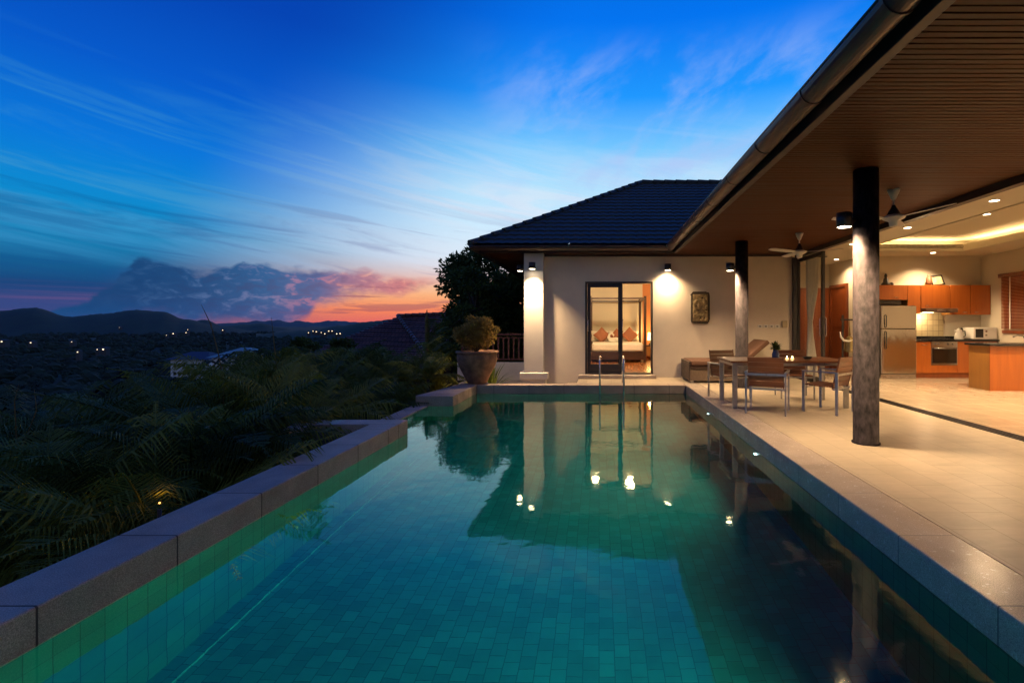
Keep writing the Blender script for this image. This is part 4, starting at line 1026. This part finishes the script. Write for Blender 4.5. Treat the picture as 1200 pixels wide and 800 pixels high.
# ================================================================== TERRAIN
def sm(a, b, x):
    t_ = min(1, max(0, (x-a)/(b-a))); return t_*t_*(3-2*t_)
def ground(x, y):
    ddx = max(0, -3.7-x, x-13); ddy = max(0, y-19.5, -8-y)
    d = math.hypot(ddx, ddy)
    z = -2.3-.23*min(d, 60)-.10*max(0, min(d, 260)-60)-.02*max(0, min(d, 900)-260)
    if d > 15: z += mnoise.noise(Vector((x*.02, y*.02, 0)))*min(3, d*.03)
    if d > 250: z += mnoise.noise(Vector((x*.003, y*.003, 3)))*9
    return z
m = MB(); rings = [0, 3, 5, 7, 9]
while rings[-1] < 10500: rings.append(rings[-1]*1.09)
na = 240; idx = []
for r in rings:
    row = []
    for k in range(na):
        a = 2*math.pi*k/na; x, y = r*math.cos(a), r*math.sin(a); row.append(len(m.v)); m.v.append(Vector((x, y, ground(x, y))))
    idx.append(row)
for a, b in zip(idx, idx[1:]):
    for k in range(na): m.f.append((a[k], b[k], b[(k+1) % na], a[(k+1) % na])); m.sm.append(True)
struct('terrain', m, M['terrain'])
# hills: ridges with real depth
def hill(name, prof, Yd, half, mt, base=-62, rough=1.0, step=3, seed=0):
    m = MB(); px0, px1 = prof[0][0], prof[-1][0]; cols = []
    def yy(px):
        for (a, ya), (b, yb) in zip(prof, prof[1:]):
            if a <= px <= b:
                t_ = (px-a)/(b-a); t_ = t_*t_*(3-2*t_); return ya+(yb-ya)*t_
    px = px0; nd = 12
    while px <= px1:
        top = 1.4-(yy(px)-379)/F*Yd; x = (px-702)/F*Yd; col = []
        ed = min(1, (px-px0)/12, (px1-px)/12)
        for k in range(nd+1):
            u = k/nd*2-1; hgt = math.cos(u*math.pi/2)**1.3
            y = Yd+u*half; nn = mnoise.noise(Vector((x*.004+seed, y*.004, 0)))*18*rough+mnoise.noise(Vector((x*.03, y*.03, seed)))*5*rough
            z = base+(top-base)*hgt + (nn*.5 if 0 < hgt < .97 else mnoise.noise(Vector((x*.06, 0, seed)))*4*rough)
            col.append(len(m.v)); m.v.append(Vector((x*(y/Yd), y, z)))
        cols.append(col); px += step
    for a, b in zip(cols, cols[1:]):
        for k in range(nd): m.f.append((a[k], b[k], b[k+1], a[k+1])); m.sm.append(True)
    return struct(name, m, mt)
hill('hill', [(-260, 372), (-150, 358), (-60, 368), (0, 364), (40, 360.5), (82, 371), (120, 367.5), (160, 363), (190, 365), (217, 374), (262, 383), (300, 388)], 2400, 700, M['hill_far'])
hill('hill_low', [(180, 384), (225, 376), (240, 374.5), (262, 382), (290, 380), (305, 378.5), (330, 384), (350, 388)], 3600, 600, M['hill_far'], seed=3)
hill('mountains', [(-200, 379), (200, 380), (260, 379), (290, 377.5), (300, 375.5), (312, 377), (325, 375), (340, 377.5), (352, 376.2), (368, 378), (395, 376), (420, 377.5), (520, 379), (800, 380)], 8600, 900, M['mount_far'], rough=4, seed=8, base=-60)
hill('ridge', [(300, 391), (360, 387), (400, 381.5), (430, 377), (460, 374), (500, 370), (540, 366), (600, 360), (680, 352), (800, 350), (1000, 360)], 1500, 420, M['hill_far'], seed=5)

# valley woodland: thousands of crowns read as one mass
m = MB(); rs = random.Random(17)
def star_palm(m, x, y, z, r, rs):
    for k in range(18):
        a = rs.uniform(0, 6.28); d = Vector((math.cos(a), math.sin(a), 0)); s_ = Vector((-d.y, d.x, 0))*r*.055
        p0 = Vector((x, y, z)); p1 = p0+d*r*.55+Vector((0,0,r*.28)); p2 = p0+d*r+Vector((0,0,-r*.30*rs.random()))
        m.quad(p0-s_*.4, p0+s_*.4, p1+s_, p1-s_); m.tri(p1-s_, p1+s_, p2)
def blob(m, x, y, z, r, rs):
    i = len(m.v); n = 6
    m.v.append(Vector((x, y, z+r*rs.uniform(.7, 1.1))))
    for lv, (rr, zz) in enumerate(((.7, .55), (1.0, 0.0), (.7, -.6))):
        for k in range(n):
            a = 6.283*k/n+lv*.4; q = r*rr*rs.uniform(.75, 1.25); m.v.append(Vector((x+q*math.cos(a), y+q*math.sin(a), z+zz*r*rs.uniform(.7, 1.3))))
    for k in range(n):
        k2 = (k+1) % n; m.f.append((i, i+1+k, i+1+k2)); m.sm.append(False)
        for lv in range(2): m.f.append((i+1+lv*n+k, i+1+(lv+1)*n+k, i+1+(lv+1)*n+k2, i+1+lv*n+k2)); m.sm.append(False)
for _ in range(15000):
    u = rs.random(); Yd = 45*math.exp(u*math.log(2100/45)); az_ = rs.uniform(-60, 6); x = math.tan(R(az_))*Yd
    if x > -8 and Yd < 40: continue
    if -26 < x < -6 and 18 < Yd < 46: continue
    z = ground(x, Yd); r = rs.uniform(2.0, 4.6)*(1+Yd/1200)
    if Yd < 130 or (Yd < 420 and rs.random() < .6): star_palm(m, x, Yd, z+rs.uniform(4, 9), r*.95, rs)
    else: blob(m, x, Yd, z+r*.8+rs.uniform(0, 2.5), r, rs)
tag(build('valley_woodland', m, M['hill_far']), kind='stuff')
# rough trees along the hill ridges are part of the same woodland

hz = MB().box((-11800, -11800, -130), (11800, 11800, 190)); hm = bpy.data.materials.new('haze_air'); hm.use_nodes = True
hn = NT(hm.node_tree)
for n in list(hn.n): hn.n.remove(n)
pvol = hn.node('ShaderNodeVolumePrincipled'); pvol.inputs['Color'].default_value = (.75, .85, 1, 1); pvol.inputs['Density'].default_value = 1.1e-5
ho = hn.node('ShaderNodeOutputMaterial'); hn.l.new(pvol.outputs[0], ho.inputs['Volume'])
tag(build('haze', hz, hm), kind='stuff')
# distant lit houses
def small_house(px, py, Yd, w, h, glow, label, group='lit houses far down in the valley', roof=None):
    b = P(px, py, Yd); t = thing('distant_house', label, 'house', (b.x, Yd, b.z-h), 0, group)
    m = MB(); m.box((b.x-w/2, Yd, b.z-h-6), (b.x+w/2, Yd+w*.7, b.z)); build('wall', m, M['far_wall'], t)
    m = MB(); z = b.z+.01
    cx, cyy = b.x, Yd+w*.35
    A = [(b.x-w*.6, Yd-w*.1, z), (b.x+w*.6, Yd-w*.1, z), (b.x+w*.6, Yd+w*.8, z), (b.x-w*.6, Yd+w*.8, z)]; top_ = [(cx-w*.2, cyy, z+h*.6), (cx+w*.2, cyy, z+h*.6)]
    m.quad(A[0], A[1], top_[1], top_[0]); m.quad(A[2], A[3], top_[0], top_[1]); m.tri(A[1], A[2], top_[1]); m.tri(A[3], A[0], top_[0]); build('roof', m, roof or M['roof_tile'], t)
    m = MB(); m.box((b.x-w*.13, Yd-.25, b.z-h*.6), (b.x+w*.13, Yd-.05, b.z-h*.25)); build('lit_window', m, emit('far_window', (1., .76, .45), glow*.4), t)
far = [(2, 399, 700, 9, 3.5, 6), (36, 400.5, 760, 8, 3, 6), (84, 399.5, 800, 7, 3, 3), (91, 411, 420, 3.4, 2.4, 4), (121, 408, 520, 6, 2.6, 8), (114, 408.5, 540, 4, 2, 5), (203, 390, 1150, 9, 4, 9),
       (195, 392, 1200, 6, 3.5, 4), (218, 389, 1300, 9, 4, 7), (220, 385.5, 1350, 6, 4, 5), (261, 386, 1350, 8, 4, 8), (140, 383, 1500, 8, 4, 1.2)]
wh = ['at far left edge of valley', 'in the woods under the left hill', 'faint one in the left valley woods', 'lowest and nearest in the dark trees', 'brightest in the left valley', 'small one beside the brightest lit house', 'below the hill shoulder, brighter of a pair',
      'below the hill shoulder, dimmer of a pair', 'on the low hill foot, right of the pair', 'small upper one on the low hill foot', 'right of the thin leaning grass stalk', 'dim one high on the wooded hill']
for a, w_ in zip(far, wh): small_house(*a, 'tiny lit house ' + w_)
rs = random.Random(3)
for k in range(9):
    small_house(362+k*4.6+rs.uniform(-1, 1), 388.5+rs.uniform(-1.6, 2.2), 1050, rs.uniform(4, 9), 3.4, rs.uniform(4, 11), 'tiny lit building, ' + ['leftmost', 'second from left', 'third from left', 'fourth from left', 'middle one', 'fourth from right', 'third from right', 'second from right', 'rightmost'][k] + ' in the bright village cluster', 'lit buildings of the village cluster')
# white two storey building in the valley
t = thing('apartment_house', 'pale blue white two storey building among trees in the valley', 'house', (*P(222, 440, 150).xy, -16))
a = P(200, 421, 150); b = P(244, 438, 150)
m = MB(); m.box((a.x, 150, b.z-6), (b.x, 158, a.z)); build('wall', m, M['white_far'], t)
for r_ in range(2):
    for k in range(7):
        x = a.x+.9+k*1.42; z = a.z-1.5-r_*2.4; m = MB(); m.box((x, 149.9, z-1.0), (x+.8, 149.99, z)); build('window', m, M['black'], t)
m = MB(); m.quad((a.x-1, 149, a.z+.01), (b.x+1, 149, a.z+.01), (b.x-3, 154, a.z+2.2), (a.x+3, 154, a.z+2.2)); m.quad((b.x-3, 154, a.z+2.2), (a.x+3, 154, a.z+2.2), (a.x-1, 159, a.z), (b.x+1, 159, a.z)); m.tri((a.x-1, 149, a.z), (a.x+3, 154, a.z+2.2), (a.x-1, 159, a.z)); m.tri((b.x+1, 149, a.z), (b.x-3, 154, a.z+2.2), (b.x+1, 159, a.z)); build('roof', m, mat('slate_roof', (.05,.06,.09), .6), t)
t = thing('teal_roofed_house', 'house with pale teal hip roof behind the palms', 'house', (*P(276, 425, 80).xy, -10))
a = P(252, 418, 80); b = P(306, 418, 80)
m = MB(); q = [(a.x, 78, a.z), (b.x, 78, a.z), (b.x, 86, a.z), (a.x, 86, a.z)]; p1, p2 = (a.x+2.9, 82, a.z+1.45), (b.x-3.2, 82, a.z+1.45)
m.quad(q[0], q[1], p2, p1); m.quad(q[2], q[3], p1, p2); m.tri(q[1], q[2], p2); m.tri(q[3], q[0], p1); build('roof', m, M['teal_roof'], t)
m = MB(); m.box((a.x+.6, 78.6, a.z-5), (b.x-.6, 85.4, a.z-.02)); build('wall', m, M['white_far'], t)

# neighbour house with brown tiled hip roof
t = thing('neighbour_house', 'neighbouring house with large brown red tiled hip roof below the pool', 'house', (-13, 34, -5))
ap = P(466, 371.5, 33); r2 = P(545, 368, 35); el_ = P(330, 425, 36); ef = P(512, 436, 25.5); er = P(640, 425, 27); bk = Vector((-20, 46, el_.z)); bk2 = Vector((0, 48, el_.z))
def tiled_face(m, e0, e1, t0, t1, n=26):
    e0, e1, t0, t1 = map(Vector, (e0, e1, t0, t1)); nrm = (e1-e0).cross(t0-e0).normalized()
    if nrm.z < 0: nrm = -nrm
    for k in range(n):
        a, b = k/n, (k+1)/n; A = e0.lerp(t0, a)+nrm*.07; B = e1.lerp(t1, a)+nrm*.07; Cc = e1.lerp(t1, b); Dd = e0.lerp(t0, b)
        m.quad(A, B, Cc, Dd); m.quad(A, B, B-nrm*.07, A-nrm*.07)
m = MB(); tiled_face(m, el_, ef, ap, ap); tiled_face(m, ef, er, ap, r2); tiled_face(m, el_, bk, ap, ap); m.quad(bk, bk2, r2, ap); m.tri(er, bk2, r2); build('roof', m, M['neigh_roof'], t)
build('hip_cap', caps(ef+Vector((0,0,.12)), ap+Vector((0,0,.1)), .13, .42), M['neigh_roof'], t)
build('ridge_cap', caps(ap+Vector((0,0,.1)), r2+Vector((0,0,.1)), .13, .42), M['neigh_roof'], t)
m = MB(); k_ = .9
cc_ = (el_+ef+er+bk2+bk)/5
pp = [cc_.lerp(v_, k_) for v_ in (el_, ef, er, bk2, bk)]
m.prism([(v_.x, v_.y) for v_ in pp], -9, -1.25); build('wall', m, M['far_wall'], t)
for (fx, w_, h_, gl_s) in ((.46, .9, .8, 1), (.36, .35, 1.3, 1)):
    A = pp[0].lerp(pp[1], fx); dd = (pp[1]-pp[0]); dd.z = 0; dd.normalize(); nn = Vector((dd.y, -dd.x, 0))*.06
    m = MB(); z0 = -2.9; a_ = Vector((A.x, A.y, z0)); m.quad(a_+nn, a_+dd*w_+nn, a_+dd*w_+nn+Vector((0,0,h_)), a_+nn+Vector((0,0,h_))); build('window', m, M['win_glow'], t)

# ================================================================== PLANTS
def frond(m, base, a, L, rise, droop, lw, nl=22, w=.02, sag=.5, rs=random):
    base = Vector(base); d = Vector((math.cos(a), math.sin(a), 0)); side = Vector((-d.y, d.x, 0)); pts = []
    for k in range(9):
        t_ = k/8; pts.append(base+d*(L*t_*(1-.12*t_))+Vector((0, 0, rise*t_-droop*t_*t_)))
    m.tube(pts, [.012*(1-.8*k/8)+.002 for k in range(9)], 4, caps=False)
    for k in range(nl):
        t_ = .12+.88*(k+rs.random()*.5)/nl; f_ = t_*8; i_ = min(7, int(f_)); p = pts[i_].lerp(pts[i_+1], f_-i_); tg = (pts[i_+1]-pts[i_]).normalized()
        ll = lw*math.sin(min(1, t_*1.05+.12)*math.pi)**.6*rs.uniform(.8, 1.15)+.04
        for s in (-1, 1):
            v = (side*s*.75+tg*.75+Vector((0,0,.12))).normalized(); mid = p+v*ll*.5; tip = p+v*ll*.95+Vector((0,0,-sag*ll*rs.uniform(.5, 1.2)))
            ww = tg*w
            m.quad(p-ww*.5, p+ww*.5, mid+ww*.6, mid-ww*.6); m.tri(mid-ww*.6, mid+ww*.6, tip)
def palm(x, y, ztop, label, n=16, L=1.6, mt='leaf_mid', seed=0, lw=.42, group='garden palms beside the pool', stems=4, w=.02, cat='palm'):
    rs = random.Random(seed); g0 = ground(x, y); t = thing('garden_palm', label, cat, (x, y, g0), 0, group)
    m = MB(); st = MB(); hub = ztop-L*.36
    for s in range(stems):
        a = rs.uniform(0, 6.28); rr = rs.uniform(0, .25); hx, hy, hz = x+rr*math.cos(a)*1.5, y+rr*math.sin(a)*1.5, hub-rs.uniform(0, .4)
        st.tube([(x+rr*.5*math.cos(a), y+rr*.5*math.sin(a), g0-.1), (hx, hy, hz)], [.05, .03], 6)
        for k in range(n):
            b = 6.283*k/n+rs.uniform(-.3, .3); e = rs.random()
            frond(m, (hx, hy, hz), b, L*rs.uniform(.7, 1.1), L*(1.0*e+.12), L*(.30+.45*rs.random()), lw*L/1.6, 30, w, .6, rs)
    build('fronds', m, M[mt], t); build('stem', st, M['bark'], t)
    return t
PL = [(20, 6.0, 478, 'low feathery palm at the far left edge'), (95, 7.5, 468, 'dark palm second from the left edge'), (150, 9.5, 464, 'palm below the lit valley houses'),
      (215, 8.2, 462, 'tall dark palm just left of the white building'), (290, 8.8, 424, 'tallest bright feathery palm under the teal roof'), (335, 9.6, 424, 'palm between the teal roof and the neighbour roof'),
      (372, 12.0, 412, 'dark palm at lower left end of the neighbour roof'), (455, 12.4, 408, 'shaggy palm in front of the neighbour roof'),
      (245, 5.6, 470, 'wide dark palm leaning over the left coping'), (115, 5.0, 520, 'low palm in the dark left bank'), (300, 6.4, 478, 'arching palm right beside the left coping'),
      (50, 4.1, 545, 'dark palm low at the left edge, nearest the camera'), (195, 4.4, 560, 'palm whose fronds lie across the left coping'), (350, 7.9, 462, 'palm beside the small catch basin'),
      (395, 9.2, 458, 'palm behind the low weir'), (440, 10.2, 450, 'palm behind the raised corner block')]
for k, (px, Y, yt, lb) in enumerate(PL):
    p = P(px, yt, Y)
    palm(min(p.x, -3.95), Y, p.z, lb, n=15, L=1.3+.05*Y, w=.016, lw=.56, mt='leaf_lit' if k in (4, 10, 12, 13) else ['leaf_dark', 'leaf_mid'][k % 2], seed=30+k, stems=3)
palm(-3.95, 11.2, .62, 'yellow green palm beside the big urn', 10, 1.1, 'leaf_lit', 77, .34, stems=2)
palm(-4.5, 11.6, .40, 'yellow green palm left of the urn lower down', 10, 1.2, 'leaf_lit', 78, .34, stems=2)
# spiky plant right of the urn
def spiky(x, y, z, h, label, seed, mt='leaf_mid', n=60):
    rs = random.Random(seed); t = thing('spiky_plant', label, 'plant', (x, y, z)); m = MB()
    for k in range(n):
        a = rs.uniform(0, 6.28); e = rs.uniform(.15, 1.45); d = Vector((math.cos(a)*math.cos(e), math.sin(a)*math.cos(e), math.sin(e))); s_ = Vector((-math.sin(a), math.cos(a), 0))*.016; L = h*rs.uniform(.6, 1)
        b = Vector((x, y, z)); md = b+d*L*.6; tp = b+d*L+Vector((0,0,-.12*L)); m.quad(b-s_, b+s_, md+s_, md-s_); m.tri(md-s_, md+s_, tp)
    build('leaves', m, M[mt], t)
spiky(-2.75, 12.4, -.3, .95, 'spiky green plant right of the big urn', 5)
spiky(-3.2, 12.6, -.3, .8, 'spiky plant behind the big urn', 6, 'leaf_lit')
def fountain(px, Y, ytop, h, label, seed, mt, n=150):
    rs = random.Random(seed); tp = P(px, ytop, Y); x = min(tp.x, -3.75); z0 = tp.z-h*.92; g0 = ground(x, Y)
    t = thing('fountain_plant', label, 'plant', (x, Y, g0), 0, 'spiky plants beside the pool'); m = MB()
    for k in range(n):
        a = rs.uniform(0, 6.28); e = rs.uniform(.2, 1.5); L = h*rs.uniform(.65, 1.05); d = Vector((math.cos(a), math.sin(a), 0)); s_ = Vector((-math.sin(a), math.cos(a), 0)); prev = None
        for q in range(7):
            u = q/6; r_ = L*u*math.cos(e)*(1.0-.1*u); zz = L*u*math.sin(e)-L*.42*u**2.6*(1.3-math.sin(e)*.8)
            c = Vector((x, Y, z0))+d*(r_+.03)+Vector((0, 0, zz)); w = .017*(1-u**2)+.002
            if prev: m.quad(prev[0], prev[1], c+s_*w, c-s_*w)
            prev = (c-s_*w, c+s_*w)
    build('leaves', m, M[mt], t)
    build('stem', MB().tube([(x, Y, g0-.1), (x, Y, z0+.05)], [.07, .05], 8), M['bark'], t)
fountain(300, 8.0, 420, 1.25, 'tall fountain of thin green leaves under the teal roofed house', 91, 'leaf_mid', 210)
fountain(262, 7.2, 448, 1.1, 'fountain plant left of the tallest one, below the white building', 92, 'leaf_dark', 180)
fountain(352, 7.9, 452, 1.0, 'spiky plant behind the small catch basin', 93, 'leaf_lit', 160)
fountain(408, 9.5, 448, 1.0, 'spiky plant behind the low weir kerb', 94, 'leaf_mid', 160)
fountain(470, 11.0, 440, .9, 'spiky plant left of the raised corner block', 95, 'leaf_lit', 140)
fountain(512, 11.9, 420, .9, 'spiky yellow green plant just left of the urn', 96, 'leaf_lit', 140)
fountain(250, 4.9, 520, .9, 'spiky plant whose leaves touch the middle of the left coping', 97, 'leaf_mid', 150)
fountain(110, 5.0, 500, 1.0, 'spiky plant in the lower left bank', 98, 'leaf_dark', 150)
# upright brown palm spear with leaves
t = thing('young_palm', 'slim young palm with tall brown upright spear before the neighbour roof', 'palm', (-5.3, 14.8, -3))
m = MB(); b = P(501, 440, 14.8); tp = P(500, 363, 14.8); m.tube([(b.x, 14.8, -3), (b.x, 14.8, b.z), (tp.x, 14.8, tp.z-.3), (tp.x+.01, 14.8, tp.z)], [.09, .075, .06, .01], 8); build('stem', m, M['leaf_dry'], t)
m = MB(); rs = random.Random(9)
for k in range(14): frond(m, (b.x+.05, 14.8, b.z+.3+.08*k), rs.uniform(-1.2, 1.2), .75, .75, .35, .30, 22, .018, .3, rs)
build('fronds', m, M['leaf_mid'], t)
# thin grass stalks
for k, (pts, Y, lb) in enumerate([([(262, 445), (255, 410), (247, 380), (236, 357)], 8.0, 'tall thin dry stalk leaning left against the far hills'),
                                   ([(324, 430), (321, 400), (318, 372)], 9.5, 'thin dark stalk standing before the lit village'),
                                   ([(24, 530), (43, 480), (40, 455)], 5.0, 'pale dry stalk at the left edge above dark palms'),
                                   ([(20, 525), (17, 470), (22, 450)], 5.2, 'faint straight stalk left of the pale dry one')]):
    m = MB(); m.tube([(P(*pts[0], Y).x, Y, -2.5)]+[P(a, b, Y) for a, b in pts], [.0010*Y]*(len(pts))+[.0003*Y], 6); tag(build('dry_stalk', m, M['leaf_dry']), lb, 'grass stalk', 'thin dry stalks')

# broadleaf trees
def tree(x, y, r, zc, label, seed, n=26, leaves=420, size=.11, sq=(1, 1, 1), mt='leaf_dark', group='trees beside the villa'):
    rs = random.Random(seed); g0 = ground(x, y); t = thing('broadleaf_tree', label, 'tree', (x, y, g0), 0, group)
    tr = MB(); tr.tube([(x, y, g0-.2), (x+.1, y, (g0+zc)/2), (x, y, zc)], [.28, .2, .1], 10); m = MB()
    for k in range(n):
        d = Vector((rs.gauss(0,1), rs.gauss(0,1), rs.gauss(0,.9))).normalized(); q = r*rs.uniform(.35, .95); c = Vector((x+d.x*q*sq[0], y+d.y*q*sq[1], zc+d.z*q*sq[2]))
        tr.tube([(x, y, zc-r*.5), Vector((x, y, zc-r*.2)).lerp(c, .55), c], [.07, .04, .015], 5)
        leaf_cloud(m, c, r*rs.uniform(.20, .36), leaves, size, rs, (1.1, 1.1, .8), .2)
    build('trunk', tr, M['bark'], t); build('crown', m, M[mt], t)
c = P(556, 352, 17.5); tree(c.x, 17.5, 1.3, c.z, 'dark broadleaf tree rising left of the roof corner', 1, 26, 330, .085, (1, 1, 1.15))
c = P(575, 345, 20); tree(c.x, 20.5, 2.35, c.z, 'dense dark tree behind the square white pillar', 2, 46, 420, .12, (1, .8, 1))
c = P(560, 410, 18); tree(c.x, 18.5, 1.8, c.z, 'dark shrubby tree low behind the big urn', 3, 34, 360, .11, (1.2, .8, .9))
c = P(610, 400, 19); tree(c.x, 19.5, 2.2, c.z, 'dark tree filling the gap behind the balustrade', 13, 40, 420, .12, (1.1, .8, 1.2))
c = P(415, 418, 16); tree(c.x, 16, 1.05, c.z, 'round black green tree before the neighbour roof', 4, 22, 330, .08)
c = P(352, 425, 18); tree(c.x, 18, 1.0, c.z, 'small dark tree at left foot of the neighbour roof', 6, 20, 300, .08)
c = P(525, 425, 15.5); tree(c.x, 15.5, .8, c.z, 'small bushy tree left of the big urn', 8, 18, 260, .07, mt='leaf_mid')
# undergrowth on the bank
m = MB(); rs = random.Random(12)
for k in range(900):
    x = rs.uniform(-16, -3.9); y = rs.uniform(-1, 22); z = ground(x, y)
    leaf_cloud(m, (x, y, z+rs.uniform(.1, .9)), rs.uniform(.3, .7), 34, .12, rs, (1, 1, .8), .2)
tag(build('undergrowth', m, M['leaf_dark']), kind='stuff')
# garden light glowing in the leaves
p = P(187, 589, 3.9)
t = thing('garden_light', 'small amber garden light glowing among dark leaves', 'garden lamp', (p.x, p.y, -2.3))
m = MB(); m.tube([(p.x, p.y, -2.3), (p.x, p.y, p.z-.05)], .015, 8); build('post', m, M['black'], t)
m = MB(); m.ball(p, .008, 10); build('bulb', m, emit('amber_glow', (1., .42, .08), 3), t)
lamp('lamp_light', 'POINT', (p.x, p.y, p.z+.06), .15, (1., .5, .12), t, shadow_soft_size=.03)
